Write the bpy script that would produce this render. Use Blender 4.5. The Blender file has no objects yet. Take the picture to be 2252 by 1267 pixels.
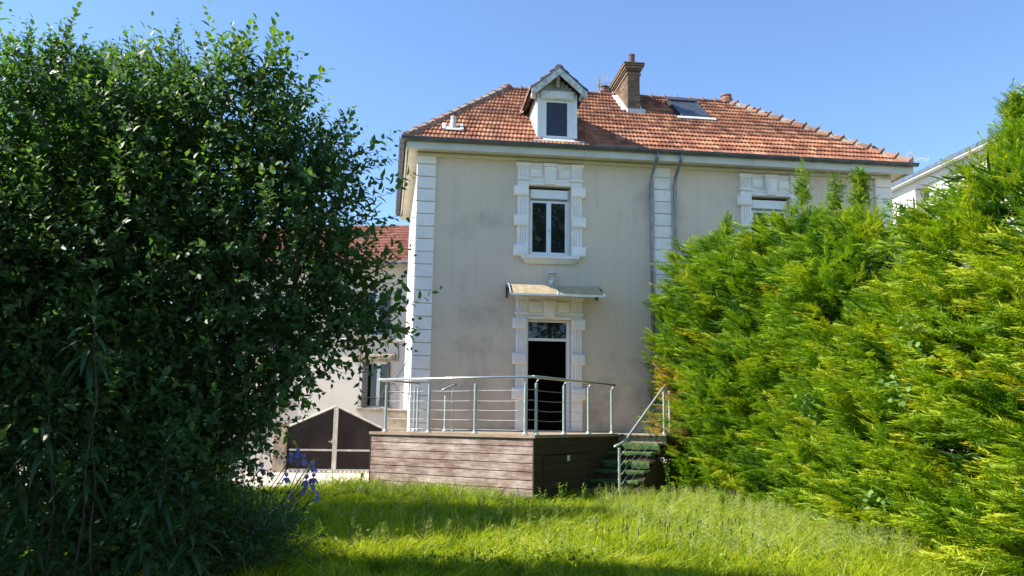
import bpy, math, random
import numpy as np
from mathutils import Matrix, Vector

random.seed(7)
RNG = np.random.default_rng(11)
R = math.radians
SC = bpy.context.scene
COL = SC.collection

# ------------------------------------------------------------------ camera, sky, sun, exposure
# world frame: X along the house front, Y into the house, Z up, metres; camera at the origin
PITCH, ROLL, YAW = R(9.22), R(0.72), R(7.03)
cp, sp, cr, sr, ca, sa = math.cos(PITCH), math.sin(PITCH), math.cos(ROLL), math.sin(ROLL), math.cos(YAW), math.sin(YAW)
Mcam = (np.array([[cr, -sr, 0], [sr, cr, 0], [0, 0, 1]]) @ np.array([[1, 0, 0], [0, sp, -cp], [0, cp, sp]])
        @ np.array([[ca, -sa, 0], [sa, ca, 0], [0, 0, 1]]))
cam = bpy.data.objects.new('camera', bpy.data.cameras.new('camera'))
COL.objects.link(cam)
cam.data.sensor_width = 36.0
cam.data.lens = 1800.0 / 2252.0 * 36.0
cam.data.clip_end = 2000
cam.data.clip_start = 0.1
cam.matrix_world = Matrix(((Mcam[0][0], -Mcam[1][0], -Mcam[2][0], 0), (Mcam[0][1], -Mcam[1][1], -Mcam[2][1], 0),
                           (Mcam[0][2], -Mcam[1][2], -Mcam[2][2], 1.5), (0, 0, 0, 1)))
SC.camera = cam

SUN_EL = R(43.5)
sun_travel = Vector((math.cos(R(-3)) * math.cos(SUN_EL), math.sin(R(-3)) * math.cos(SUN_EL), -math.sin(SUN_EL)))
world = bpy.data.worlds.new('World')
SC.world = world
world.use_nodes = True
wn = world.node_tree
wn.nodes.clear()
sky = wn.nodes.new('ShaderNodeTexSky')
sky.sky_type = 'NISHITA'
sky.sun_disc = False
sky.sun_elevation = SUN_EL
sky.sun_rotation = math.atan2(-sun_travel.x, -sun_travel.y)
sky.altitude = 300
sky.air_density = 1.0
sky.dust_density = 0.0
sky.ozone_density = 5.6
bg = wn.nodes.new('ShaderNodeBackground')
bg.inputs['Strength'].default_value = 0.125
wo = wn.nodes.new('ShaderNodeOutputWorld')
wn.links.new(sky.outputs[0], bg.inputs[0])
wn.links.new(bg.outputs[0], wo.inputs[0])

sl = bpy.data.lights.new('sun', 'SUN')
sl.energy = 5.0
sl.angle = R(0.53)
sl.color = (1.0, 0.94, 0.84)
sun = bpy.data.objects.new('sun', sl)
COL.objects.link(sun)
sun.rotation_euler = sun_travel.to_track_quat('-Z', 'Y').to_euler()
sun.location = (-30, 20, 30)

SC.view_settings.view_transform = 'Standard'
SC.view_settings.look = 'None'
SC.view_settings.gamma = 1.0
SC.view_settings.use_curve_mapping = False
SC.view_settings.exposure = 1.12
SC.render.engine = 'CYCLES'
SC.cycles.max_bounces = 8
SC.cycles.transparent_max_bounces = 8

# ------------------------------------------------------------------ materials
MATS = {}


def new_mat(name):
    m = bpy.data.materials.new(name)
    m.use_nodes = True
    nt = m.node_tree
    b = nt.nodes['Principled BSDF']
    MATS[name] = m
    return m, nt, b


def N(nt, t, **kw):
    n = nt.nodes.new(t)
    for k, v in kw.items():
        if k in n.inputs:
            n.inputs[k].default_value = v
        else:
            setattr(n, k, v)
    return n


def coords(nt, kind='pos', scale=(1, 1, 1), rot=(0, 0, 0)):
    if kind == 'pos':
        g = N(nt, 'ShaderNodeNewGeometry')
        out = g.outputs['Position']
    else:
        g = N(nt, 'ShaderNodeTexCoord')
        out = g.outputs['Object']
    mp = N(nt, 'ShaderNodeMapping')
    mp.inputs['Scale'].default_value = scale
    mp.inputs['Rotation'].default_value = rot
    nt.links.new(out, mp.inputs['Vector'])
    return mp.outputs[0]


def noise(nt, vec, scale, detail=4, rough=0.55):
    n = N(nt, 'ShaderNodeTexNoise')
    n.inputs['Scale'].default_value = scale
    n.inputs['Detail'].default_value = detail
    n.inputs['Roughness'].default_value = rough
    nt.links.new(vec, n.inputs['Vector'])
    return n.outputs['Fac']


def ramp(nt, fac, stops):
    r = N(nt, 'ShaderNodeValToRGB')
    els = r.color_ramp.elements
    while len(els) < len(stops):
        els.new(0.5)
    for e, (p, c) in zip(els, stops):
        e.position = p
        e.color = (*c, 1) if len(c) == 3 else c
    nt.links.new(fac, r.inputs[0])
    return r.outputs[0]


def mixc(nt, fac, a, b, mode='MIX'):
    m = N(nt, 'ShaderNodeMix', data_type='RGBA', blend_type=mode)
    for sock, v in ((m.inputs[0], fac), (m.inputs[6], a), (m.inputs[7], b)):
        if isinstance(v, bpy.types.NodeSocket):
            nt.links.new(v, sock)
        elif isinstance(v, (int, float)):
            sock.default_value = v
        else:
            sock.default_value = (*v, 1)
    return m.outputs[2]


def bump(nt, bsdf, h, strength, dist):
    bp = N(nt, 'ShaderNodeBump')
    bp.inputs['Strength'].default_value = strength
    bp.inputs['Distance'].default_value = dist
    nt.links.new(h, bp.inputs['Height'])
    nt.links.new(bp.outputs[0], bsdf.inputs['Normal'])


def math_node(nt, op, a, b=None, c=None, clamp=False):
    m = N(nt, 'ShaderNodeMath', operation=op)
    m.use_clamp = clamp
    for i, v in enumerate((a, b, c)):
        if v is None:
            continue
        if isinstance(v, bpy.types.NodeSocket):
            nt.links.new(v, m.inputs[i])
        else:
            m.inputs[i].default_value = v
    return m.outputs[0]


def simple(name, color, rough=0.6, var=0.12, scale=6.0, metal=0.0, bumps=0.0, bscale=60.0, spec=0.5, grime=0.0):
    m, nt, b = new_mat(name)
    v = coords(nt)
    f = noise(nt, v, scale)
    dark = tuple(c * (1 - var * 1.6) for c in color)
    lite = tuple(min(1, c * (1 + var)) for c in color)
    c = ramp(nt, f, [(0.3, dark), (0.7, lite)])
    if grime:      # every block its own tone, plus thin dirt runs and scuffs
        oi = N(nt, 'ShaderNodeObjectInfo')
        c = mixc(nt, 1.0, c, ramp(nt, oi.outputs['Random'], [(0, (1 - grime, 1 - grime, 1 - grime)), (1, (1, 1, 1))]), 'MULTIPLY')
        g1 = noise(nt, coords(nt, scale=(14, 14, 3)), 1.0, 6, 0.7)
        c = mixc(nt, math_node(nt, 'MULTIPLY', ramp(nt, g1, [(0.56, (0, 0, 0)), (0.72, (1, 1, 1))]), grime * 3), c, (0.36, 0.35, 0.34))
    nt.links.new(c, b.inputs['Base Color'])
    b.inputs['Roughness'].default_value = rough
    b.inputs['Metallic'].default_value = metal
    b.inputs['Specular IOR Level'].default_value = spec
    if bumps:
        bump(nt, b, noise(nt, v, bscale, 5), bumps, 0.01)
    return m


def stucco(name, color, stain, mottled=1.0):
    m, nt, b = new_mat(name)
    v = coords(nt)
    big = noise(nt, v, 0.55, 5, 0.6)
    base = ramp(nt, big, [(0.3, tuple(c * 0.93 for c in color)), (0.7, tuple(c * 1.05 for c in color))])
    # vertical rain streaks
    vs = coords(nt, scale=(5.0, 5.0, 0.35))
    st = noise(nt, vs, 1.0, 4, 0.7)
    base = mixc(nt, math_node(nt, 'MULTIPLY', ramp(nt, st, [(0.52, (0, 0, 0)), (0.8, (1, 1, 1))]), 0.24 * mottled), base, stain)
    # dirt blotches with their own outline, more of them on the splash zone above the terrace
    bl = noise(nt, v, 0.9, 6, 0.65)
    sep = N(nt, 'ShaderNodeSeparateXYZ')
    nt.links.new(v, sep.inputs[0])
    low = N(nt, 'ShaderNodeMapRange')
    low.inputs[1].default_value = 1.3
    low.inputs[2].default_value = 4.2
    low.inputs[3].default_value = 0.16
    low.inputs[4].default_value = 0.0
    nt.links.new(sep.outputs[2], low.inputs[0])
    s = math_node(nt, 'ADD', bl, low.outputs[0])
    base = mixc(nt, math_node(nt, 'MULTIPLY', ramp(nt, s, [(0.55, (0, 0, 0)), (0.82, (1, 1, 1))]), 0.66 * mottled), base, stain)
    fine = noise(nt, v, 40, 5)
    base = mixc(nt, 0.10, base, ramp(nt, fine, [(0.35, (0.2, 0.2, 0.2)), (0.65, (1, 1, 1))]), 'MULTIPLY')
    nt.links.new(base, b.inputs['Base Color'])
    b.inputs['Roughness'].default_value = 0.9
    b.inputs['Specular IOR Level'].default_value = 0.2
    bump(nt, b, noise(nt, v, 120, 4), 0.35, 0.004)
    return m


stucco('render_beige', (0.70, 0.58, 0.465), (0.25, 0.225, 0.205))
stucco('render_pale', (0.66, 0.61, 0.52), (0.42, 0.37, 0.32), 0.5)
stucco('render_white', (0.78, 0.76, 0.72), (0.45, 0.42, 0.38), 0.4)
simple('trim_white', (0.88, 0.83, 0.80), 0.75, 0.05, 5, bumps=0.15, bscale=50, grime=0.08)
simple('quoin_white', (0.90, 0.85, 0.82), 0.8, 0.05, 3.0, bumps=0.25, bscale=40, grime=0.11)
simple('eaves_cream', (0.60, 0.56, 0.44), 0.7, 0.10, 2.0)
simple('fascia_paint', (0.60, 0.60, 0.55), 0.6, 0.10, 1.5)
simple('pvc_white', (0.80, 0.81, 0.82), 0.35, 0.03)
simple('weathered_white', (0.58, 0.58, 0.56), 0.7, 0.28, 9.0, bumps=0.3, bscale=40)
simple('zinc', (0.22, 0.24, 0.27), 0.42, 0.18, 5, metal=0.7)
simple('zinc_dark', (0.11, 0.12, 0.14), 0.5, 0.18, 4, metal=0.35)
simple('lead_pale', (0.60, 0.60, 0.58), 0.6, 0.14, 7)
simple('shutter_grey', (0.07, 0.08, 0.10), 0.4, 0.1, 6, metal=0.3)
simple('black_plastic', (0.015, 0.015, 0.017), 0.45, 0.1)
simple('alu', (0.50, 0.56, 0.55), 0.42, 0.06, 8, metal=0.55)
simple('alu_bright', (0.66, 0.66, 0.65), 0.32, 0.05, 8, metal=0.8)
simple('cable_steel', (0.42, 0.43, 0.44), 0.5, 0.05, 8, metal=0.7)
simple('brown_panel', (0.028, 0.021, 0.019), 0.8, 0.18, 2.0, spec=0.15)
simple('gate_frame', (0.50, 0.46, 0.38), 0.65, 0.16, 6)
simple('stone_tan', (0.36, 0.29, 0.21), 0.9, 0.28, 4, bumps=0.5, bscale=25)
simple('iron', (0.03, 0.026, 0.024), 0.6, 0.15)
simple('shutter_brown', (0.10, 0.085, 0.08), 0.6, 0.12)
simple('mortar', (0.30, 0.27, 0.23), 0.95, 0.2, 20, bumps=0.4)
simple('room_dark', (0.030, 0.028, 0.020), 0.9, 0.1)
simple('dry_stalk', (0.42, 0.31, 0.19), 0.8, 0.2, 15)
simple('bark', (0.075, 0.055, 0.04), 0.95, 0.3, 18, bumps=0.6, bscale=30)
simple('bark_red', (0.16, 0.10, 0.065), 0.95, 0.3, 18, bumps=0.6, bscale=30)
simple('paving', (0.50, 0.42, 0.35), 0.9, 0.18, 1.8, bumps=0.4, bscale=40)
simple('lamp_white', (0.75, 0.77, 0.8), 0.4, 0.04)
simple('underlay', (0.10, 0.07, 0.055), 0.95, 0.2)

# ground
m, nt, b = new_mat('ground_soil')
v = coords(nt)
nt.links.new(ramp(nt, noise(nt, v, 1.4, 6), [(0.3, (0.035, 0.045, 0.014)), (0.55, (0.065, 0.095, 0.02)), (0.75, (0.10, 0.10, 0.04))]), b.inputs['Base Color'])
b.inputs['Roughness'].default_value = 1.0
bump(nt, b, noise(nt, v, 25, 6), 0.8, 0.03)

# glass panes: dark room behind, sky and garden mirrored
m, nt, b = new_mat('pane_glass')
v = coords(nt)
b.inputs['Base Color'].default_value = (0.012, 0.014, 0.015, 1)
b.inputs['Roughness'].default_value = 0.02
b.inputs['IOR'].default_value = 1.6
bump(nt, b, noise(nt, v, 1.6, 2), 0.05, 0.02)
m, nt, b = new_mat('lamp_glass')
b.inputs['Base Color'].default_value = (0.5, 0.52, 0.53, 1)
b.inputs['Roughness'].default_value = 0.1

# roof tiles: every tile its own tint (object random or the tone attribute), lichen, soot
def tile_mat(name, c_lo, c_mid, c_hi, dirt):
    m, nt, b = new_mat(name)
    v = coords(nt)
    at = N(nt, 'ShaderNodeAttribute', attribute_name='tone')
    oi = N(nt, 'ShaderNodeObjectInfo')
    t = math_node(nt, 'FRACT', math_node(nt, 'ADD', at.outputs['Fac'], oi.outputs['Random']))
    c = ramp(nt, t, [(0.0, c_lo), (0.45, c_mid), (1.0, c_hi)])
    n1 = noise(nt, v, 1.1, 5, 0.65)
    c = mixc(nt, math_node(nt, 'MULTIPLY', ramp(nt, n1, [(0.50, (0, 0, 0)), (0.72, (1, 1, 1))]), 0.6), c, dirt)
    n2 = noise(nt, v, 16, 4, 0.7)
    c = mixc(nt, math_node(nt, 'MULTIPLY', ramp(nt, n2, [(0.52, (0, 0, 0)), (0.72, (1, 1, 1))]), 0.55), c, tuple(x * 0.6 for x in dirt))
    n3 = noise(nt, v, 33, 3, 0.6)
    c = mixc(nt, math_node(nt, 'MULTIPLY', ramp(nt, n3, [(0.64, (0, 0, 0)), (0.74, (1, 1, 1))]), 0.35), c, (0.45, 0.40, 0.30))
    nt.links.new(c, b.inputs['Base Color'])
    b.inputs['Roughness'].default_value = 0.85
    b.inputs['Specular IOR Level'].default_value = 0.25
    bump(nt, b, noise(nt, v, 60, 4), 0.3, 0.006)
    return m


tile_mat('tile_orange', (0.17, 0.066, 0.04), (0.30, 0.12, 0.065), (0.42, 0.20, 0.11), (0.10, 0.062, 0.05))
tile_mat('tile_ridge', (0.20, 0.10, 0.075), (0.27, 0.135, 0.095), (0.36, 0.19, 0.13), (0.10, 0.075, 0.06))
tile_mat('tile_red', (0.20, 0.075, 0.055), (0.27, 0.10, 0.07), (0.33, 0.14, 0.10), (0.15, 0.08, 0.07))
tile_mat('brick_brown', (0.12, 0.08, 0.05), (0.18, 0.12, 0.078), (0.26, 0.185, 0.125), (0.08, 0.062, 0.05))
tile_mat('pot_clay', (0.14, 0.075, 0.07), (0.17, 0.09, 0.08), (0.20, 0.11, 0.095), (0.09, 0.06, 0.055))


# weathered timber, grain runs along local x
def timber(name, c1, c2, pale, amount):
    m, nt, b = new_mat(name)
    oi = N(nt, 'ShaderNodeObjectInfo')
    tc = N(nt, 'ShaderNodeTexCoord')
    add = N(nt, 'ShaderNodeVectorMath', operation='ADD')
    nt.links.new(tc.outputs['Object'], add.inputs[0])
    sc = N(nt, 'ShaderNodeMath', operation='MULTIPLY')
    sc.inputs[1].default_value = 37.0
    nt.links.new(oi.outputs['Random'], sc.inputs[0])
    nt.links.new(sc.outputs[0], add.inputs[1])
    mp = N(nt, 'ShaderNodeMapping')
    mp.inputs['Scale'].default_value = (1.2, 16, 16)
    nt.links.new(add.outputs[0], mp.inputs[0])
    g = noise(nt, mp.outputs[0], 2.2, 7, 0.68)
    c = ramp(nt, g, [(0.28, c1), (0.55, c2), (0.78, tuple(x * 1.25 for x in c2))])
    mp2 = N(nt, 'ShaderNodeMapping')
    mp2.inputs['Scale'].default_value = (0.8, 1, 1.6)
    nt.links.new(tc.outputs['Object'], mp2.inputs[0])
    w = noise(nt, mp2.outputs[0], 1.5, 6, 0.7)
    mm = math_node(nt, 'MULTIPLY', ramp(nt, w, [(0.40, (0, 0, 0)), (0.62, (1, 1, 1))]), ramp(nt, g, [(0.35, (0.25, 0.25, 0.25)), (0.6, (1, 1, 1))]))
    c = mixc(nt, math_node(nt, 'MULTIPLY', mm, amount), c, pale)
    c = mixc(nt, 0.5, c, ramp(nt, oi.outputs['Random'], [(0, (0.75, 0.75, 0.78)), (1, (1.0, 1.0, 1.0))]), 'MULTIPLY')
    nt.links.new(c, b.inputs['Base Color'])
    b.inputs['Roughness'].default_value = 0.85
    b.inputs['Specular IOR Level'].default_value = 0.25
    bump(nt, b, g, 0.5, 0.006)
    return m


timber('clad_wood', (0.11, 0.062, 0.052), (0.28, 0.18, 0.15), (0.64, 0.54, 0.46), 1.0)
timber('clad_wood_shaded', (0.030, 0.020, 0.013), (0.075, 0.050, 0.032), (0.12, 0.09, 0.06), 0.4)  # cladding wood again, shade of the right side and steps put into its colour
timber('deck_wood', (0.22, 0.15, 0.10), (0.36, 0.27, 0.19), (0.48, 0.40, 0.31), 0.5)

# synthetic turf on the treads
m, nt, b = new_mat('turf_green')
v = coords(nt)
nt.links.new(ramp(nt, noise(nt, v, 9, 5), [(0.3, (0.022, 0.055, 0.014)), (0.55, (0.05, 0.105, 0.024)), (0.72, (0.17, 0.17, 0.05))]), b.inputs['Base Color'])
b.inputs['Roughness'].default_value = 0.95
bump(nt, b, noise(nt, v, 220, 2), 0.9, 0.01)

# bronze polycarbonate
m, nt, b = new_mat('polycarbonate')
b.inputs['Base Color'].default_value = (0.42, 0.33, 0.20, 1)
b.inputs['Roughness'].default_value = 0.25
v = coords(nt)
nt.links.new(ramp(nt, noise(nt, v, 9, 5), [(0.3, (0.34, 0.26, 0.15)), (0.7, (0.52, 0.42, 0.27))]), b.inputs['Base Color'])


def leaf_mat(name, stops, transl, rough=0.5, spec=0.4, tint=(1.15, 1.25, 0.5)):
    """two-sided leaf: diffuse, sheen and light coming through; colour picked per leaf by the tone attribute"""
    m, nt, b = new_mat(name)
    at = N(nt, 'ShaderNodeAttribute', attribute_name='tone')
    c = ramp(nt, at.outputs['Fac'], stops)
    nt.links.new(c, b.inputs['Base Color'])
    b.inputs['Roughness'].default_value = rough
    b.inputs['Specular IOR Level'].default_value = spec
    tr = N(nt, 'ShaderNodeBsdfTranslucent')
    nt.links.new(mixc(nt, 1.0, c, tint, 'MULTIPLY'), tr.inputs[0])
    mx = N(nt, 'ShaderNodeMixShader')
    mx.inputs[0].default_value = transl
    nt.links.new(b.outputs[0], mx.inputs[1])
    nt.links.new(tr.outputs[0], mx.inputs[2])
    nt.links.new(mx.outputs[0], nt.nodes['Material Output'].inputs[0])
    return m


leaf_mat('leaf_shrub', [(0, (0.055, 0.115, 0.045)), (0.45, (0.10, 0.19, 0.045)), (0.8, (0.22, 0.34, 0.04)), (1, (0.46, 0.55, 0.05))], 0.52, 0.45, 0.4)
leaf_mat('leaf_lance', [(0, (0.018, 0.05, 0.02)), (1, (0.05, 0.10, 0.03))], 0.25, 0.45)
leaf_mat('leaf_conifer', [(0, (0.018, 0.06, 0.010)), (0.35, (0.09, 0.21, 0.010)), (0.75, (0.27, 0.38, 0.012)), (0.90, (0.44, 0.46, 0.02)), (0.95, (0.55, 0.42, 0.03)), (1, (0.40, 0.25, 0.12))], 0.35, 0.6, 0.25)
leaf_mat('leaf_ivy', [(0, (0.06, 0.15, 0.02)), (1, (0.20, 0.32, 0.06))], 0.3, 0.6, 0.3)
leaf_mat('grass_blade', [(0, (0.05, 0.11, 0.012)), (0.5, (0.31, 0.39, 0.012)), (0.85, (0.50, 0.52, 0.03)), (1, (0.55, 0.50, 0.17))], 0.45, 0.6, 0.15)
leaf_mat('grass_seed', [(0, (0.26, 0.34, 0.06)), (1, (0.48, 0.50, 0.20))], 0.4, 0.7, 0.2)
leaf_mat('leaf_weed', [(0, (0.08, 0.17, 0.02)), (1, (0.24, 0.36, 0.04))], 0.4, 0.5, 0.3)
leaf_mat('leaf_sword', [(0, (0.02, 0.06, 0.03)), (1, (0.06, 0.12, 0.05))], 0.15, 0.55, 0.3)
leaf_mat('petal_blue', [(0, (0.22, 0.21, 0.56)), (1, (0.50, 0.50, 0.86))], 0.4, 0.6, 0.2, (1, 1, 1))
leaf_mat('petal_white', [(0, (0.7, 0.7, 0.66)), (1, (0.8, 0.8, 0.76))], 0.3, 0.6, 0.2, (1, 1, 1))


# ------------------------------------------------------------------ object helpers
ROOTM = {}


def thing(name, label, cat, loc=(0, 0, 0), rz=0.0, group=None):
    o = bpy.data.objects.new(name, None)
    COL.objects.link(o)
    o.location = loc
    o.rotation_euler = (0, 0, rz)
    o.empty_display_size = 0.2
    o['label'] = label
    o['category'] = cat
    if group:
        o['group'] = group
    ROOTM[o] = Matrix.Translation(loc) @ Matrix.Rotation(rz, 4, 'Z')
    return o


def tag(o, label, cat, group=None):
    o['label'] = label
    o['category'] = cat
    if group:
        o['group'] = group
    return o


def link(name, me, parent=None, loc=None):
    o = bpy.data.objects.new(name, me)
    COL.objects.link(o)
    if parent is not None:
        o.parent = parent
        if parent in ROOTM:
            ROOTM[o] = ROOTM[parent]
    if loc is not None:
        o.location = loc
    return o


class MB:
    """collects shapes into one mesh"""
    def __init__(self):
        self.v = []
        self.f = []

    def add(self, vs, fs):
        k = len(self.v)
        self.v += [tuple(p) for p in vs]
        self.f += [tuple(i + k for i in f) for f in fs]
        return self

    def box(self, x0, x1, y0, y1, z0, z1):
        vs = [(x0, y0, z0), (x1, y0, z0), (x1, y1, z0), (x0, y1, z0), (x0, y0, z1), (x1, y0, z1), (x1, y1, z1), (x0, y1, z1)]
        return self.add(vs, [(0, 3, 2, 1), (4, 5, 6, 7), (0, 1, 5, 4), (1, 2, 6, 5), (2, 3, 7, 6), (3, 0, 4, 7)])

    def cbox(self, x0, x1, y0, y1, z0, z1, c):
        """box whose -y face is chamfered all round by c"""
        vs = [(x0 + c, y0, z0 + c), (x1 - c, y0, z0 + c), (x1 - c, y0, z1 - c), (x0 + c, y0, z1 - c),
              (x0, y0 + c, z0), (x1, y0 + c, z0), (x1, y0 + c, z1), (x0, y0 + c, z1),
              (x0, y1, z0), (x1, y1, z0), (x1, y1, z1), (x0, y1, z1)]
        return self.add(vs, [(0, 1, 2, 3), (4, 5, 1, 0), (5, 6, 2, 1), (6, 7, 3, 2), (7, 4, 0, 3),
                             (8, 9, 5, 4), (9, 10, 6, 5), (10, 11, 7, 6), (11, 8, 4, 7), (8, 11, 10, 9)])

    def prism(self, poly, ext):
        n = len(poly)
        e = Vector(ext)
        a = [Vector(p) for p in poly]
        return self.add(a + [p + e for p in a], [tuple(range(n))[::-1], tuple(range(n, 2 * n))] + [(i, (i + 1) % n, n + (i + 1) % n, n + i) for i in range(n)])

    def tube(self, pts, r, n=8, caps=True):
        pts = [Vector(p) for p in pts]
        rs = r if isinstance(r, (list, tuple)) else [r] * len(pts)
        vs, fs = [], []
        ref = None
        for i, p in enumerate(pts):
            d = (pts[min(i + 1, len(pts) - 1)] - pts[max(i - 1, 0)]).normalized()
            if ref is None:
                ref = Vector((0, 0, 1)) if abs(d.z) < 0.9 else Vector((1, 0, 0))
            s = d.cross(ref).normalized()
            t = s.cross(d).normalized()
            ref = t
            for k in range(n):
                a = 2 * math.pi * k / n
                vs.append(p + (s * math.cos(a) + t * math.sin(a)) * rs[i])
        for i in range(len(pts) - 1):
            for k in range(n):
                fs.append((i * n + k, i * n + (k + 1) % n, (i + 1) * n + (k + 1) % n, (i + 1) * n + k))
        if caps:
            fs.append(tuple(range(n))[::-1])
            fs.append(tuple(range((len(pts) - 1) * n, len(pts) * n)))
        return self.add(vs, fs)

    def lathe(self, c, prof, n=10):
        vs, fs = [], []
        for (r, z) in prof:
            for k in range(n):
                a = 2 * math.pi * k / n
                vs.append((c[0] + r * math.cos(a), c[1] + r * math.sin(a), c[2] + z))
        for i in range(len(prof) - 1):
            for k in range(n):
                fs.append((i * n + k, i * n + (k + 1) % n, (i + 1) * n + (k + 1) % n, (i + 1) * n + k))
        fs.append(tuple(range(n))[::-1])
        fs.append(tuple(range((len(prof) - 1) * n, len(prof) * n)))
        return self.add(vs, fs)

    def mesh(self, name, mat, smooth=False, inv=None):
        vs = self.v
        if inv is not None:
            vs = [tuple(inv @ Vector(p)) for p in vs]
        me = bpy.data.meshes.new(name)
        me.from_pydata(vs, [], self.f)
        me.materials.append(MATS[mat])
        if smooth:
            me.polygons.foreach_set('use_smooth', [True] * len(me.polygons))
        me.update()
        return me

    def build(self, name, mat, parent=None, world=True, smooth=False):
        inv = ROOTM[parent].inverted() if (world and parent is not None and parent in ROOTM) else None
        return link(name, self.mesh(name, mat, smooth, inv), parent)


def struct(o):
    o['kind'] = 'structure'
    return o


def np_mesh(name, verts, tris, mat, parent=None, tone=None, smooth=False, inv=None):
    """big triangle mesh from numpy arrays"""
    if inv is not None:
        A = np.array(inv)
        verts = verts @ A[:3, :3].T + A[:3, 3]
    me = bpy.data.meshes.new(name)
    me.vertices.add(len(verts))
    me.vertices.foreach_set('co', np.ascontiguousarray(verts, dtype=np.float32).ravel())
    nt_ = len(tris)
    me.loops.add(nt_ * 3)
    me.loops.foreach_set('vertex_index', np.ascontiguousarray(tris, dtype=np.int32).ravel())
    me.polygons.add(nt_)
    me.polygons.foreach_set('loop_start', np.arange(0, nt_ * 3, 3, dtype=np.int32))
    me.polygons.foreach_set('loop_total', np.full(nt_, 3, dtype=np.int32))
    if smooth:
        me.polygons.foreach_set('use_smooth', np.ones(nt_, dtype=bool))
    if tone is not None:
        at = me.attributes.new('tone', 'FLOAT', 'POINT')
        at.data.foreach_set('value', np.ascontiguousarray(tone, dtype=np.float32))
    me.materials.append(MATS[mat])
    me.update(calc_edges=True)
    me.validate()
    return link(name, me, parent)


def unit(a):
    return a / np.maximum(np.linalg.norm(a, axis=-1, keepdims=True), 1e-9)


def scatter(tv, tf, pos, ax, nrm, L, Wd, bend=None):
    """stamp a template (u along, v across, w normal) at every position"""
    ax = unit(ax)
    side = unit(np.cross(nrm, ax))
    nn = np.cross(ax, side)
    L = np.broadcast_to(L, (len(pos),))
    Wd = np.broadcast_to(Wd, (len(pos),))
    V = (pos[:, None, :] + tv[None, :, 0:1] * (ax * L[:, None])[:, None, :] + tv[None, :, 1:2] * (side * Wd[:, None])[:, None, :]
         + tv[None, :, 2:3] * (nn * L[:, None])[:, None, :])
    if bend is not None:      # bend: vector added with u squared
        V = V + (tv[None, :, 0:1] ** 2) * bend[:, None, :]
    k = len(tv)
    F = tf[None] + (np.arange(len(pos)) * k)[:, None, None]
    return V.reshape(-1, 3), F.reshape(-1, 3)


def join_np(parts):
    vs, fs, ts = [], [], []
    k = 0
    for V, F, T in parts:
        vs.append(V)
        fs.append(F + k)
        ts.append(T)
        k += len(V)
    return np.concatenate(vs), np.concatenate(fs), np.concatenate(ts)


LEAF_V = np.array([(0, 0, 0), (0.28, 0.42, 0.05), (0.30, 0, -0.03), (0.28, -0.42, 0.05), (0.65, 0.36, 0.03), (0.66, 0, -0.05), (0.65, -0.36, 0.03), (1.0, 0, -0.14)], float)
LEAF_F = np.array([(0, 2, 1), (0, 3, 2), (1, 2, 5), (1, 5, 4), (2, 3, 6), (2, 6, 5), (4, 5, 7), (5, 6, 7)])
LEAF4_V = np.array([(0, 0, 0), (0.42, 0.45, 0.06), (0.45, 0, -0.04), (0.42, -0.45, 0.06), (1.0, 0, -0.14)], float)
LEAF4_F = np.array([(0, 2, 1), (0, 3, 2), (1, 2, 4), (2, 3, 4)])
LANCE_V = np.array([(0, 0, 0), (0.3, 0.5, 0.04), (0.33, 0, 0.0), (0.3, -0.5, 0.04), (0.7, 0.36, -0.03), (0.7, -0.36, -0.03), (1, 0, -0.16)], float)
LANCE_F = np.array([(0, 2, 1), (0, 3, 2), (1, 2, 4), (2, 5, 4), (2, 3, 5), (4, 5, 6)])
BLADE_V = np.array([(0, 0.5, 0), (0, -0.5, 0), (0.5, 0.38, 0), (0.5, -0.38, 0), (1, 0, 0)], float)
BLADE_F = np.array([(0, 1, 3), (0, 3, 2), (2, 3, 4)])


def rand_dirs(n, up=0.0):
    d = RNG.normal(size=(n, 3))
    d[:, 2] += up
    return unit(d)


# ================================================================== THE SETTING
g = MB()
nx, ny = 60, 60
xs = [-200, -80, -40, -20] + list(np.linspace(-12, 14, 40)) + [25, 45, 90, 200]
ys = [-200, -80, -40, -15] + list(np.linspace(-4, 34, 50)) + [60, 120, 300]
vs = []
for y in ys:
    for x in xs:
        h = 0.025 * math.sin(x * 0.9 + 1.3) * math.sin(y * 0.7) + 0.02 * math.sin(x * 2.1) * math.cos(y * 1.7)
        near = 1.0 if (-12 < x < 14 and -4 < y < 20) else 0.0
        vs.append((x, y, -0.03 + h * near * (1 if y < 16 else max(0, (20 - y) / 4))))
n_ = len(xs)
g.add(vs, [(j * n_ + i, j * n_ + i + 1, (j + 1) * n_ + i + 1, (j + 1) * n_ + i) for j in range(len(ys) - 1) for i in range(n_ - 1)])
struct(g.build('ground', 'ground_soil', None, smooth=True))
pv = MB()
pv.prism([(-14, 17.9, 0.0), (-1.2, 17.9, 0.0), (-0.4, 18.4, 0.0), (0.6, 19.1, 0.0), (0.0, 34, 0.0), (-14, 34, 0.0)], (0, 0, 0.03))
struct(pv.build('courtyard_paving', 'paving', None))

# ================================================================== THE HOUSE
YF = 19.2            # front wall plane
HX0, HX1 = 0.05, 12.2
HYB = 26.2
EAVE_Z, EAVE_Y = 8.10, 18.75
RIDGE_Y, RIDGE_Z, RXL, RXR = 22.5, 11.03, 2.55, 9.22
EX0, EX1 = -0.27, 12.6
SKEW = -0.21         # the left side wall runs slightly out of square
SLOPE = (RIDGE_Z - EAVE_Z) / (RIDGE_Y - EAVE_Y)
house = thing('house', 'two-storey beige rendered semi-detached house with orange tiled hip roof and white quoins', 'house', (6.1, 22.7, 0))


def roof_z(y):
    return EAVE_Z + SLOPE * (y - EAVE_Y)


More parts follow.
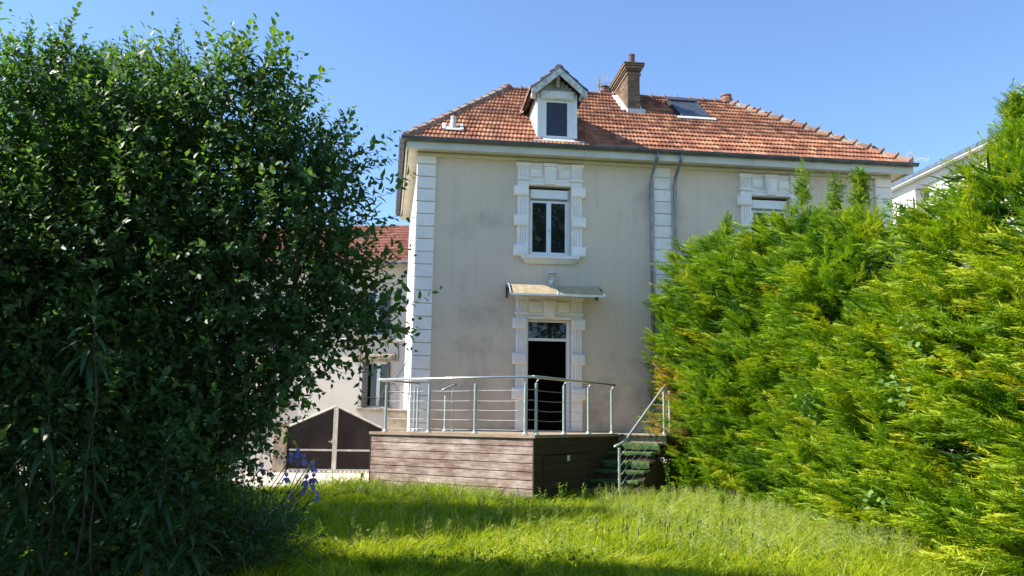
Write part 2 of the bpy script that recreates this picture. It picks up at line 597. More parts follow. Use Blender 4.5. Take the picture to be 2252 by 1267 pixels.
def wall_openings(x0, x1, z0, z1, yf, depth, openings):
    """front face with rectangular holes and their reveals; openings (x0,x1,z0,z1)"""
    mb = MB()
    cx = sorted({x0, x1, *[o[0] for o in openings], *[o[1] for o in openings]})
    cz = sorted({z0, z1, *[o[2] for o in openings], *[o[3] for o in openings]})
    for i in range(len(cx) - 1):
        for j in range(len(cz) - 1):
            mx, mz = (cx[i] + cx[i + 1]) / 2, (cz[j] + cz[j + 1]) / 2
            if any(o[0] < mx < o[1] and o[2] < mz < o[3] for o in openings):
                continue
            mb.add([(cx[i], yf, cz[j]), (cx[i + 1], yf, cz[j]), (cx[i + 1], yf, cz[j + 1]), (cx[i], yf, cz[j + 1])], [(0, 1, 2, 3)])
    for (a, b_, c, d) in openings:
        q = [(a, c), (b_, c), (b_, d), (a, d)]
        for k in range(4):
            p, r_ = q[k], q[(k + 1) % 4]
            mb.add([(p[0], yf, p[1]), (r_[0], yf, r_[1]), (r_[0], yf + depth, r_[1]), (p[0], yf + depth, p[1])], [(3, 2, 1, 0)])
    return mb


DOOR = (2.75, 3.80, 1.27, 3.90)
WIN1 = (2.75, 3.79, 5.44, 7.20)
WIN2 = (8.43, 9.47, 5.44, 7.20)
wall_openings(HX0, HX1, -0.05, 7.97, YF, 0.22, [DOOR, WIN1, WIN2]).build('front_wall', 'render_beige', house)
MB().add([(HX0, YF, -0.05), (HX0 + SKEW, HYB, -0.05), (HX0 + SKEW, HYB, 7.97), (HX0, YF, 7.97)], [(3, 2, 1, 0)]).build('side_wall', 'render_white', house)
MB().add([(HX1, YF, -0.05), (HX1, HYB, -0.05), (HX1, HYB, 7.97), (HX1, YF, 7.97)], [(0, 1, 2, 3)]).build('side_wall', 'render_beige', house)
MB().add([(HX0 + SKEW, HYB, -0.05), (HX1, HYB, -0.05), (HX1, HYB, 7.97), (HX0 + SKEW, HYB, 7.97)], [(3, 2, 1, 0)]).build('back_wall', 'render_beige', house)

# quoins: each block its own stone
def quoin_run(x0, x1, ztop, zbot, seed, side=False):
    rr = random.Random(seed)
    z = ztop
    while z > zbot + 0.1:
        h = 0.308 + rr.uniform(-0.004, 0.004)
        q = MB().cbox(x0 + rr.uniform(-.004, .004), x1 + rr.uniform(-.004, .004), YF - 0.045 - rr.uniform(0, .006), YF + 0.01, z - h + 0.014, z, 0.014)
        q.build('quoin_stone', 'quoin_white', house)
        if side:
            MB().box(HX0 - 0.045, HX0 - 0.001, YF - 0.03, YF + 0.42, z - h + 0.014, z).build('quoin_stone', 'quoin_white', house)
        z -= h + 0.001


quoin_run(0.02, 0.47, 7.90, 0.0, 1, True)
quoin_run(5.89, 6.33, 7.86, 0.3, 2)
quoin_run(11.80, 12.24, 7.88, 2.5, 3)

# window and door surrounds
def surround(cx, z_top, z_open_top, z_bot, blocks, ped, sill, name):
    s = link(name, MB().box(cx - 0.79, cx + 0.79, YF - 0.03, YF + 0.005, z_open_top + 0.06, z_top - 0.02).mesh(name, 'trim_white', False, ROOTM[house].inverted()), house)
    # lintel band and moulding
    MB().cbox(cx - 0.53, cx + 0.53, YF - 0.075, YF, z_open_top - 0.0, z_open_top + 0.085, 0.02).build('lintel_moulding', 'trim_white', s)
    MB().cbox(cx - 0.53, cx + 0.53, YF - 0.055, YF, z_open_top + 0.09, z_open_top + 0.155, 0.015).build('lintel_moulding', 'trim_white', s)
    hz0, hz1 = z_open_top + 0.165, z_top - 0.10
    # recessed-border panels left and right of the keystone
    for sx in (-1, 1):
        a, b_ = (cx - 0.52, cx - 0.16) if sx < 0 else (cx + 0.16, cx + 0.52)
        MB().cbox(a, b_, YF - 0.055, YF - 0.02, hz0, hz1, 0.03).build('frieze_panel', 'trim_white', s)
        MB().cbox(a + 0.045, b_ - 0.045, YF - 0.082, YF - 0.05, hz0 + 0.045, hz1 - 0.045, 0.012).build('frieze_panel', 'trim_white', s)
    # cornice pieces
    for (a, b_, o) in ((-0.84, -0.50, 0.13), (-0.50, -0.17, 0.085), (-0.17, 0.17, 0.15), (0.17, 0.50, 0.085), (0.50, 0.84, 0.13)):
        mb = MB()
        for k, (dz, dy, ex) in enumerate(((0.0, 0.0, 0.0), (0.035, 0.02, -0.012), (0.07, 0.045, -0.03))):
            mb.box(cx + a - (ex if o > 0.1 else 0) * 1, cx + b_ + (ex if o > 0.1 else 0) * 1, YF - o + dy, YF, z_top - dz - 0.034, z_top - dz)
        mb.build('cornice', 'trim_white', s)
    # keystone, tapering
    kz0 = z_open_top + 0.02
    kt = [(-0.155, z_top - 0.105), (0.155, z_top - 0.105), (0.11, kz0), (-0.11, kz0)]
    MB().prism([(cx + x, YF - 0.135, z) for x, z in kt], (0, 0.13, 0)).build('keystone', 'trim_white', s)
    kt2 = [(-0.105, z_top - 0.145), (0.105, z_top - 0.145), (0.07, kz0 + 0.05), (-0.07, kz0 + 0.05)]
    MB().prism([(cx + x, YF - 0.15, z) for x, z in kt2], (0, 0.02, 0)).build('keystone', 'trim_white', s)
    for sx in (-1, 1):
        a, b_ = sorted((cx + sx * 0.53, cx + sx * 0.80))
        # fluted capital above
        fl = MB().box(a, b_, YF - 0.06, YF, hz0, hz1)
        fl.build('capital', 'trim_white', s)
        for i in range(4):
            x = a + 0.045 + i * 0.06
            MB().cbox(x - 0.017, x + 0.017, YF - 0.082, YF - 0.059, hz0 + 0.05, hz1 - 0.04, 0.008).build('flute_rib', 'trim_white', s)
        MB().cbox(a - 0.03, b_ + 0.03, YF - 0.105, YF, hz0 - 0.055, hz0 - 0.002, 0.02).build('astragal', 'trim_white', s)
        # pilaster shaft with ribs
        MB().box(a, b_, YF - 0.05, YF, z_bot, hz0 - 0.058).build('pilaster', 'trim_white', s)
        bz = sorted(blocks)
        segs = [(bz[i][1], bz[i + 1][0]) for i in range(len(bz) - 1)]
        for (za, zb) in segs:
            for i in range(4):
                x = a + 0.045 + i * 0.06
                MB().cbox(x - 0.018, x + 0.018, YF - 0.074, YF - 0.049, za + 0.0, zb - 0.0, 0.009).build('flute_rib', 'trim_white', s)
        # rusticated blocks
        ba, bb = sorted((cx + sx * 0.532, cx + sx * 0.885))
        for (za, zb) in bz:
            MB().cbox(ba, bb, YF - 0.125, YF, za, zb, 0.038).build('rusticated_block', 'quoin_white', s)
    if sill:
        sb = MB().cbox(cx - 0.70, cx + 0.70, YF - 0.19, YF + 0.1, z_bot - 0.085, z_bot - 0.002, 0.008)
        sb.prism([(cx - 0.68, YF - 0.16, z_bot - 0.086), (cx + 0.68, YF - 0.16, z_bot - 0.086), (cx + 0.60, YF - 0.06, z_bot - 0.19), (cx - 0.60, YF - 0.06, z_bot - 0.19)], (0, 0.06, 0))
        sb.build('window_sill', 'trim_white', s)
    return s


surround(3.27, 7.74, 7.20, 5.44, [(6.92, 7.17), (6.16, 6.43), (5.43, 5.69)], False, True, 'window_surround')
surround(8.95, 7.74, 7.20, 5.44, [(6.92, 7.17), (6.16, 6.43), (5.43, 5.69)], False, True, 'window_surround')
surround(3.27, 4.46, 3.90, 1.27, [(3.66, 3.92), (2.82, 3.09), (2.00, 2.28)], True, False, 'door_surround')


def casement(op, name):
    x0, x1, z0, z1 = op
    y = YF + 0.13
    fr = MB()
    fr.box(x0 + .002, x0 + 0.055, y, y + 0.07, z0 + .003, z1 - .05).box(x1 - 0.055, x1 - .002, y, y + 0.07, z0 + .003, z1 - .05)
    fr.box(x0 + 0.055, x1 - 0.055, y + .002, y + 0.07, z0 + .003, z0 + 0.06)
    w = fr.build(name, 'pvc_white', house)
    MB().cbox(x0 + 0.056, x1 - 0.056, y - 0.075, y + 0.06, z1 - 0.30, z1 - 0.075, 0.012).build('roller_shutter_box', 'pvc_white', w)
    MB().box(x0 + 0.06, x1 - 0.06, y - 0.03, y + 0.02, z1 - 0.335, z1 - 0.302).build('shutter_slot', 'zinc', w)
    zt = z1 - 0.34
    mid = (x0 + x1) / 2
    for (a, b_) in ((x0 + 0.058, mid - 0.002), (mid + 0.002, x1 - 0.058)):
        sash = MB()
        sash.box(a, a + 0.055, y - 0.012, y + 0.05, z0 + 0.062, zt).box(b_ - 0.055, b_, y - 0.012, y + 0.05, z0 + 0.062, zt)
        sash.box(a + 0.055, b_ - 0.055, y - 0.01, y + 0.05, z0 + 0.062, z0 + 0.125).box(a + 0.055, b_ - 0.055, y - 0.01, y + 0.05, zt - 0.055, zt)
        sash.build('sash', 'pvc_white', w)
        MB().box(a + 0.054, b_ - 0.054, y + 0.015, y + 0.03, z0 + 0.12, zt - 0.05).build('pane', 'pane_glass', w)
    MB().cbox(mid - 0.022, mid + 0.022, y - 0.03, y - 0.008, z0 + 0.065, zt - 0.01, 0.008).build('meeting_stile', 'pvc_white', w)
    MB().box(mid - 0.01, mid + 0.01, y - 0.045, y - 0.029, z0 + 0.62, z0 + 0.72).build('window_handle', 'alu', w)
    return w


casement(WIN1, 'window')
casement(WIN2, 'window')

# doorway: white frame, transom light, dark room behind
x0, x1, z0, z1 = DOOR
y = YF + 0.12
d_ = MB()
d_.box(x0 + .002, x0 + 0.035, y, y + 0.08, z0, z1 - .002).box(x1 - 0.085, x1 - .002, y, y + 0.08, z0, z1 - .002).box(x0 + 0.035, x1 - 0.085, y + .001, y + 0.08, z1 - 0.05, z1 - .003)
door = d_.build('door', 'pvc_white', house)
door['label'] = 'dark open doorway with white frame under a glazed transom'
MB().box(x0 + 0.035, x1 - 0.085, y - 0.008, y + 0.07, 3.40, 3.46).build('transom_bar', 'pvc_white', door)
MB().box(x0 + 0.034, x1 - 0.084, y + 0.02, y + 0.035, 3.455, z1 - 0.045).build('transom_pane', 'pane_glass', door)
MB().box(x0 - 0.05, x1 + 0.05, YF - 0.06, YF + 0.2, 1.252, 1.285).build('threshold', 'alu', door)
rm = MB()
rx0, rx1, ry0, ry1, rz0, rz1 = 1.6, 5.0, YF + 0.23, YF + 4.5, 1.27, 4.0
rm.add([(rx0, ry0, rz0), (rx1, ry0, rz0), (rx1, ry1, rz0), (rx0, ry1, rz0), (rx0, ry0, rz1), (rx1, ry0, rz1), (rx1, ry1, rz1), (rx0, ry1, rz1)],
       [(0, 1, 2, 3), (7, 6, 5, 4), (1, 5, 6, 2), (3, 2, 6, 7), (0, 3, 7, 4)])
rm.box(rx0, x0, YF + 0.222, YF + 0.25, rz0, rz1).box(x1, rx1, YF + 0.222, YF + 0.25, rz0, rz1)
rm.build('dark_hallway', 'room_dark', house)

# eaves: soffit, fascia, gutter
MB().box(EX0 + 0.07, EX1 - 0.07, EAVE_Y + 0.06, YF + 0.06, 7.90, 7.955).prism([(EX0 + 0.07, YF + 0.061, 7.90), (HX0 + 0.05, YF + 0.061, 7.90), (HX0 + SKEW + 0.05, HYB, 7.90), (EX0 + SKEW + 0.07, HYB, 7.90)], (0, 0, 0.055)).box(HX1 - 0.05, EX1 - 0.07, YF + 0.06, HYB, 7.90, 7.955).build('soffit', 'eaves_cream', house)
MB().cbox(HX0 - 0.03, HX1 + 0.03, YF - 0.09, YF + 0.02, 7.80, 7.897, 0.025).build('eaves_moulding', 'eaves_cream', house)
for i in range(3):   # three lengths of fascia board
    a, b_ = EX0 + 0.05 + i * 4.285, EX0 + 0.05 + (i + 1) * 4.285 - 0.006
    MB().box(a, b_, EAVE_Y + 0.02, EAVE_Y + 0.055, 7.86, 8.07).build('fascia_board', 'fascia_paint', house)
MB().prism([(EX0 + 0.02, EAVE_Y + 0.06, 7.86), (EX0 + 0.055, EAVE_Y + 0.06, 7.86), (EX0 + SKEW + 0.055, HYB, 7.86), (EX0 + SKEW + 0.02, HYB, 7.86)], (0, 0, 0.21)).build('fascia_board', 'eaves_cream', house)
MB().box(EX1 - 0.055, EX1 - 0.02, EAVE_Y + 0.06, HYB, 7.86, 8.07).build('fascia_board', 'fascia_paint', house)


def gutter(p0, p1, out, r=0.075):
    p0, p1, out = Vector(p0), Vector(p1), Vector(out)
    mb = MB()
    n = 9
    vs = []
    for p in (p0, p1):
        for k in range(n):
            a = math.pi * k / (n - 1)
            vs.append(p + out * (r * math.cos(a)) + Vector((0, 0, -r * math.sin(a))))
    for p in (p0, p1):
        for k in range(n):
            a = math.pi * k / (n - 1)
            vs.append(p + out * ((r - 0.006) * math.cos(a)) + Vector((0, 0, -(r - 0.006) * math.sin(a))))
    fs = []
    for k in range(n - 1):
        fs.append((k, k + 1, n + k + 1, n + k))
        fs.append((2 * n + k + 1, 2 * n + k, 3 * n + k, 3 * n + k + 1))
    fs += [(0, n, 3 * n, 2 * n), (n - 1, 3 * n - 1, 4 * n - 1, 2 * n - 1)]
    mb.add(vs, fs)
    gt = mb.build('gutter', 'zinc_dark', house)
    mb2 = MB().tube([p0 + out * r, p1 + out * r], 0.011, 6)
    mb2.build('gutter_bead', 'zinc_dark', gt)
    L = (p1 - p0).length
    d = (p1 - p0).normalized()
    k = int(L / 0.5)
    for i in range(k):
        c = p0 + d * (0.25 + i * 0.5)
        ring = [c + out * ((r + 0.004) * math.cos(math.pi * j / 8)) + Vector((0, 0, -(r + 0.004) * math.sin(math.pi * j / 8))) for j in range(9)]
        MB().tube(ring, 0.007, 4).build('gutter_bracket', 'zinc_dark', gt)


gutter((EX0 - 0.1, EAVE_Y - 0.06, 8.10), (EX1 + 0.1, EAVE_Y - 0.06, 8.10), (0, -1, 0))
gutter((EX0 - 0.06, EAVE_Y - 0.02, 8.10), (EX0 + SKEW - 0.06, HYB, 8.10), (-1, 0, 0))

for k, px in enumerate((5.80, 6.41)):
    top = Vector((px + 0.06, EAVE_Y - 0.06, 8.05))
    pts = [top, top + Vector((0, 0, -0.12)), Vector((px + 0.05, EAVE_Y + 0.02, 7.82)), Vector((px + 0.01, YF - 0.17, 7.55)), Vector((px, YF - 0.11, 7.35)), Vector((px, YF - 0.11, 7.1)), Vector((px, YF - 0.11, 0.1))]
    p = MB().tube(pts, 0.045, 10).build('downpipe', 'zinc', house, smooth=True)
    for z in (7.3, 7.02, 5.15, 3.2, 1.6):
        MB().tube([(px, YF - 0.11, z), (px, YF - 0.11, z + 0.05)], 0.053, 10).box(px - 0.012, px + 0.012, YF - 0.07, YF, z + 0.01, z + 0.04).build('pipe_collar', 'zinc', p)

# ---- roof
rf = MB()
P = [(EX0, EAVE_Y, EAVE_Z - 0.03), (EX1, EAVE_Y, EAVE_Z - 0.03), (EX1, HYB + 0.4, EAVE_Z - 0.03), (EX0 + SKEW, HYB + 0.4, EAVE_Z - 0.03), (RXL, RIDGE_Y, RIDGE_Z - 0.03), (RXR, RIDGE_Y, RIDGE_Z - 0.03)]
rf.add(P, [(0, 1, 5, 4), (1, 2, 5), (2, 3, 4, 5), (3, 0, 4), (3, 2, 1, 0)])
roof = rf.build('roof', 'underlay', house)

TW, TL = 0.198, 0.318     # exposed width and length of one tile
TILE_LEN = 0.36
def tile_template():
    """local: x across, y up the slope, z normal to the roof"""
    k = 9
    prof = []
    for i in range(k):
        s = i / (k - 1)
        h = 0.013 * (1 - math.cos(2 * math.pi * 2 * s)) + (0.008 if i in (0, k - 1) else 0)
        prof.append((-TW / 2 + s * TW, h))
    v, f = [], []
    for (x, h) in prof:
        v.append((x, -0.012, 0.004 + h * 0.9))     # lip bottom
    for (x, h) in prof:
        v.append((x, 0.0, 0.048 + h))              # lip top
    for (x, h) in prof:
        v.append((x, TILE_LEN, 0.006 + h))
    for i in range(k - 1):
        for r_ in (0, 1):
            a, b_, c, d = r_ * k + i, r_ * k + i + 1, (r_ + 1) * k + i + 1, (r_ + 1) * k + i
            f += [(a, b_, c), (a, c, d)]
    return np.array(v, float), np.array(f)


TV, TF = tile_template()


def slope_frame(o, xdir, updir):
    xdir, updir = Vector(xdir).normalized(), Vector(updir).normalized()
    nz = xdir.cross(updir).normalized()
    return np.array([xdir, updir, nz]).T      # columns


DORM = (2.80, 4.03, 18.95, 21.4)
CHIM = (5.82, 6.18, 21.25, 22.9)
SKYL = (7.27, 8.12, 21.02, 22.32)
up_f = Vector((0, 1, SLOPE)).normalized()
FR_F = slope_frame((0, 0, 0), (1, 0, 0), up_f)
cosS = up_f.y
slope_len = math.hypot(RIDGE_Y - EAVE_Y, RIDGE_Z - EAVE_Z)
cells = []
for r_ in range(int(slope_len / TL) + 1):
    t = r_ * TL - 0.03
    off = (TW / 2) * (r_ % 2) * 0.5
    fr_ = (t + TL * 0.5) / slope_len
    xl = EX0 + fr_ * (RXL - EX0)
    xr = EX1 + fr_ * (RXR - EX1)
    n = int((EX1 - EX0) / TW) + 2
    for i in range(n):
        x = EX0 + off + i * TW
        if x < xl - 0.05 or x > xr + 0.05 or t > slope_len - 0.1:
            continue
        yy = EAVE_Y + (t + 0.1) * cosS
        hit = False
        for (a, b_, c, d) in (CHIM, SKYL):
            if a - 0.06 < x < b_ + 0.06 and c - 0.02 < yy < d - 0.05:
                hit = True
        if DORM[0] + 0.16 < x < DORM[1] - 0.16 and yy > DORM[2] + 0.1 and yy < DORM[3] - 0.2 - abs(x - 3.42) * 0.9:
            hit = True
        if hit:
            continue
        cells.append((r_, x, t))
tile_me = bpy.data.meshes.new('roof_tile')
tile_me.from_pydata([tuple(p) for p in TV], [], [tuple(int(i) for i in f) for f in TF])
tile_me.materials.append(MATS['tile_orange'])
hroot = Vector((6.1, 22.7, 0))
rest = []
cells.sort(key=lambda c: (c[0], abs(c[1] - 5)))
rr = random.Random(5)
for k, (r_, x, t) in enumerate(cells):
    o = Vector((x, EAVE_Y, EAVE_Z)) + up_f * t
    jit = rr.uniform(-0.012, 0.012)
    lift = rr.uniform(-0.002, 0.006)
    if k < 300:
        to = link('roof_tile', tile_me, roof)
        rot = Matrix(((FR_F[0][0], FR_F[0][1], FR_F[0][2]), (FR_F[1][0], FR_F[1][1], FR_F[1][2]), (FR_F[2][0], FR_F[2][1], FR_F[2][2]))) @ Matrix.Rotation(jit, 3, 'Z')
        to.matrix_local = Matrix.Translation(o + Vector(FR_F[:, 2]) * lift - hroot) @ rot.to_4x4()
    else:
        rest.append((o + Vector(FR_F[:, 2]) * lift, jit, FR_F))
# hipped ends and back slope
def end_slope(corner0, corner1, apex0, apex1, xdir, updir, name):
    Fm = slope_frame(None, xdir, updir)
    out = []
    c0, c1, a0, a1 = Vector(corner0), Vector(corner1), Vector(apex0), Vector(apex1)
    X, U = Vector(xdir).normalized(), Vector(updir).normalized()
    ln = (a0 - c0).dot(U)
    for r_ in range(int(ln / TL) + 1):
        t = r_ * TL - 0.03
        q = (t + TL * .5) / ln
        lo = (c0 + (a0 - c0) * q - c0).dot(X)
        hi = (c1 + (a1 - c1) * q - c0).dot(X)
        i = 0
        x = (TW / 4) * (r_ % 2)
        while x < (c1 - c0).dot(X):
            if lo - 0.05 < x < hi + 0.05 and t < ln - 0.1:
                out.append((c0 + X * x + U * t, rr.uniform(-.01, .01), Fm))
            x += TW
    return out


AL, AR = (RXL, RIDGE_Y, RIDGE_Z), (RXR, RIDGE_Y, RIDGE_Z)
upl = Vector((RXL - EX0, 0, RIDGE_Z - EAVE_Z))
rest += end_slope((EX0, HYB + 0.4, EAVE_Z), (EX0, EAVE_Y, EAVE_Z), AL, AL, (0, -1, 0), upl, 'l')
upr = Vector((RXR - EX1, 0, RIDGE_Z - EAVE_Z))
rest += end_slope((EX1, EAVE_Y, EAVE_Z), (EX1, HYB + 0.4, EAVE_Z), AR, AR, (0, 1, 0), upr, 'r')


def tiles_mesh(lst, name, mat, parent):
    n = len(lst)
    V = np.zeros((n, len(TV), 3))
    for i, (o, j, Fm) in enumerate(lst):
        c, s = math.cos(j), math.sin(j)
        tv = TV.copy()
        tv[:, 0], tv[:, 1] = TV[:, 0] * c - TV[:, 1] * s, TV[:, 0] * s + TV[:, 1] * c
        V[i] = tv @ Fm.T + np.array(o)
    F = TF[None] + (np.arange(n) * len(TV))[:, None, None]
    tone = np.repeat(np.random.default_rng(3).random(n), len(TV))
    o = np_mesh(name, V.reshape(-1, 3), F.reshape(-1, 3), mat, parent, tone, inv=ROOTM[parent].inverted())
    o['kind'] = 'stuff'
    return o


tiles_mesh(rest, 'upper_roof_tiles', 'tile_orange', roof)


# hip and ridge tiles
def barrel(p0, p1, r0, r1, name, parent, mat='tile_ridge', knob=0.0):
    p0, p1 = Vector(p0), Vector(p1)
    d = (p1 - p0).normalized()
    s = d.cross(Vector((0, 0, 1))).normalized()
    u = s.cross(d).normalized()
    n = 8
    v, f = [], []
    for (p, r_, th) in ((p0, r0, 1), (p0, r0 - 0.02, 1), (p1, r1, 1)):
        for k in range(n):
            a = math.radians(-15 + 210 * k / (n - 1))
            v.append(p + s * (r_ * math.cos(a)) + u * (r_ * math.sin(a) * 0.85 - 0.02))
    for k in range(n - 1):
        f += [(k, k + 1, 2 * n + k + 1, 2 * n + k), (n + k + 1, n + k, k, k + 1)]
    f.append(tuple(range(n, 2 * n)))
    mb = MB().add(v, f)
    # raised collar at the lower end
    col_ = [p0 + d * 0.02 + s * ((r0 + .008) * math.cos(math.radians(-15 + 210 * k / 7))) + u * ((r0 + .008) * math.sin(math.radians(-15 + 210 * k / 7)) * 0.85 - 0.02) for k in range(8)]
    mb.tube(col_, 0.017, 5)
    if knob:
        mb.lathe(p0 + d * 0.03 + u * (r0 * 0.85), [(0.035, -0.02), (0.03, knob * 0.6), (0.012, knob)], 6)
    return mb.build(name, mat, parent)


def hip_line(c, a, n, knob=0.0):
    c, a = Vector(c), Vector(a)
    for i in range(n):
        p0 = c + (a - c) * (i / n)
        p1 = c + (a - c) * ((i + 1.12) / n)
        j = Vector((rr.uniform(-.01, .01), rr.uniform(-.01, .01), rr.uniform(-.006, .008)))
        barrel(p0 + Vector((0, 0, 0.05)) + j, p1 + Vector((0, 0, 0.045)) + j, 0.135, 0.11, 'hip_tile', roof, knob=knob)


hip_line((EX0 + 0.02, EAVE_Y + 0.02, EAVE_Z), AL, 13)
hip_line((EX1 - 0.02, EAVE_Y + 0.02, EAVE_Z), AR, 15, 0.05)
nr = 17
for i in range(nr):
    p0 = Vector((RXL + (RXR - RXL) * i / nr, RIDGE_Y, RIDGE_Z + 0.03))
    p1 = Vector((RXL + (RXR - RXL) * (i + 1.1) / nr, RIDGE_Y, RIDGE_Z + 0.025))
    barrel(p0, p1, 0.115, 0.10, 'ridge_tile', roof, knob=0.04)
# mortar bedding under the hips, finial on the right end
for (c, a) in (((EX0 + 0.02, EAVE_Y + 0.02, EAVE_Z), AL), ((EX1 - 0.02, EAVE_Y + 0.02, EAVE_Z), AR)):
    MB().tube([Vector(c) + Vector((0, 0, 0.015)), Vector(a) + Vector((0, 0, 0.015))], 0.125, 8).build('mortar_bedding', 'mortar', roof)
MB().lathe((RXR, RIDGE_Y, RIDGE_Z + 0.02), [(0.20, -0.04), (0.19, 0.10), (0.14, 0.18), (0.17, 0.20), (0.16, 0.235), (0.07, 0.27), (0.02, 0.29)], 12).build('ridge_finial', 'tile_ridge', roof, smooth=False)
MB().lathe((RXL, RIDGE_Y, RIDGE_Z + 0.02), [(0.17, -0.05), (0.17, 0.05), (0.12, 0.12), (0.03, 0.15)], 12).build('ridge_finial', 'tile_ridge', roof)

# ---- dormer
DY = 19.10
dx0, dx1 = 2.93, 3.92
dc = (dx0 + dx1) / 2
dz0, dzw, dzp = 8.36, 9.60, 10.06
frw = MB()
frw.box(dx0, dx0 + 0.17, DY, DY + 0.08, dz0, dzw).box(dx1 - 0.17, dx1, DY, DY + 0.08, dz0, dzw)
dormer = frw.build('dormer', 'pvc_white', house)
MB().prism([(dx0 + 0.01, DY + 0.081, dz0), (dx0 + 0.01, DY + 0.081, dzw), (dx0 + 0.01, EAVE_Y + (dzw - EAVE_Z) / SLOPE, dzw)], (0.03, 0, 0)).build('cheek_wall', 'weathered_white', dormer)
MB().prism([(dx1 - 0.01, DY + 0.081, dz0), (dx1 - 0.01, DY + 0.081, dzw), (dx1 - 0.01, EAVE_Y + (dzw - EAVE_Z) / SLOPE, dzw)], (-0.03, 0, 0)).build('cheek_wall', 'weathered_white', dormer)
# cheek cladding: diagonal white boards, clipped to the triangle
def clip_poly(poly, a, b_, c):
    out = []
    for i in range(len(poly)):
        p, q = poly[i], poly[(i + 1) % len(poly)]
        fp, fq = a * p[0] + b_ * p[1] + c, a * q[0] + b_ * q[1] + c
        if fp >= 0:
            out.append(p)
        if fp * fq < 0:
            t = fp / (fp - fq)
            out.append((p[0] + (q[0] - p[0]) * t, p[1] + (q[1] - p[1]) * t))
    return out


tri = [(DY + 0.09, dz0 + 0.05), (DY + 0.09, dzw), (EAVE_Y + (dzw - EAVE_Z) / SLOPE, dzw)]
for i in range(-3, 22):
    # boards parallel to the roof slope
    s0 = i * 0.075
    pl = [tuple(p) for p in tri]
    nrm_ = (-SLOPE / math.hypot(1, SLOPE), 1 / math.hypot(1, SLOPE))
    c0 = nrm_[0] * tri[0][0] + nrm_[1] * tri[0][1]
    pl = clip_poly(pl, nrm_[0], nrm_[1], -(c0 + s0))
    if len(pl) >= 3:
        pl = clip_poly(pl, -nrm_[0], -nrm_[1], (c0 + s0 + 0.070))
    if len(pl) >= 3:
        MB().prism([(dx0 - 0.012 - 0.004 * (i % 2), p[0], p[1]) for p in pl], (0.02, 0, 0)).build('cladding_board', 'weathered_white', dormer)
# roof of the dormer
ez = 9.50
ridge_back = EAVE_Y + (dzp - EAVE_Z) / SLOPE
for sx in (-1, 1):
    e0 = Vector((dc + sx * 0.67, DY - 0.32, ez + 0.02))
    p0 = Vector((dc, DY - 0.32, dzp + 0.04))
    eb = Vector((dc + sx * 0.67, EAVE_Y + (ez + 0.0 - EAVE_Z) / SLOPE, ez + 0.02))
    pb = Vector((dc, ridge_back + 0.1, dzp + 0.04))
    q = MB()
    th = Vector((0, 0, 0.05))
    q.add([e0, p0, pb, eb, e0 + th, p0 + th, pb + th, eb + th], [(0, 1, 2, 3), (7, 6, 5, 4), (0, 4, 5, 1), (1, 5, 6, 2), (2, 6, 7, 3), (3, 7, 4, 0)] if sx > 0 else [(3, 2, 1, 0), (4, 5, 6, 7), (1, 5, 4, 0), (2, 6, 5, 1), (3, 7, 6, 2), (0, 4, 7, 3)])
    dro = q.build('dormer_roof', 'underlay', dormer)
    # tiles on it
    lst = []
    X = Vector((0, -1, 0)) if sx < 0 else Vector((0, 1, 0))
    U = (p0 - e0).normalized()
    Fm = slope_frame(None, X, U)
    base = e0 if sx > 0 else eb
    Ltot = (p0 - e0).length
    t = -0.03
    while t < Ltot - 0.12:
        x = TW / 2
        lim = (eb - e0).length + (pb - eb).y * (t / Ltot)
        k = 0
        while x < lim:
            oo = (e0 + X * x if sx > 0 else e0 - X * x) + U * t + th
            lst.append((oo, rr.uniform(-.01, .01), Fm))
            x += TW
        t += TL
    tiles_mesh(lst, 'dormer_tiles', 'tile_ridge', dormer)
    # barge board and metal verge
    bo = [(dc + sx * 0.0, dzp + 0.045), (dc + sx * 0.685, ez + 0.02), (dc + sx * 0.685, ez - 0.12), (dc + sx * 0.62, ez - 0.12), (dc + sx * 0.0, dzp - 0.14)]
    if sx < 0:
        bo = bo[::-1]
    MB().prism([(x, DY - 0.36, z) for x, z in bo], (0, 0.035, 0)).build('barge_board', 'weathered_white', dormer)
    MB().tube([(dc, DY - 0.35, dzp + 0.075), (dc + sx * 0.70, DY - 0.35, ez + 0.045)], 0.022, 6).build('verge_trim', 'zinc_dark', dormer)
    # purlin end under the eaves
    MB().box(*sorted((dc + sx * 0.56, dc + sx * 0.66)), DY - 0.30, DY, ez - 0.10, ez + 0.0).build('purlin', 'weathered_white', dormer)
barrel((dc, DY - 0.33, dzp + 0.06), (dc, ridge_back + .1, dzp + 0.06), 0.10, 0.09, 'ridge_tile', dormer)
# gable boards, vertical
for i in range(10):
    x = dc - 0.475 + i * 0.095
    top = dzp - 0.05 - abs(x + 0.045 - dc) * (dzp - ez) / 0.67
    if top > dzw + 0.02:
        MB().box(x, x + 0.09, DY + 0.005 + 0.003 * (i % 2), DY + 0.03, dzw + 0.002, top).build('gable_board', 'weathered_white', dormer)
MB().box(dc - 0.04, dc + 0.04, DY - 0.24, DY + 0.02, dzp - 0.16, dzp - 0.09).box(dc - 0.045, dc + 0.045, DY - 0.10, DY + 0.01, dzp - 0.36, dzp - 0.16).prism([(dc - 0.03, DY - 0.1, dzp - 0.3), (dc - 0.03, DY - 0.22, dzp - 0.16), (dc - 0.03, DY - 0.1, dzp - 0.16)], (0.06, 0, 0)).build('ridge_bracket', 'weathered_white', dormer)
MB().cbox(dx0 + 0.06, dx1 - 0.06, DY - 0.10, DY + 0.02, dzw - 0.20, dzw + 0.02, 0.03).build('roller_shutter_box', 'pvc_white', dormer)
dw = MB()
wz0, wz1, wx0, wx1 = dz0 + 0.02, dzw - 0.20, dx0 + 0.172, dx1 - 0.172
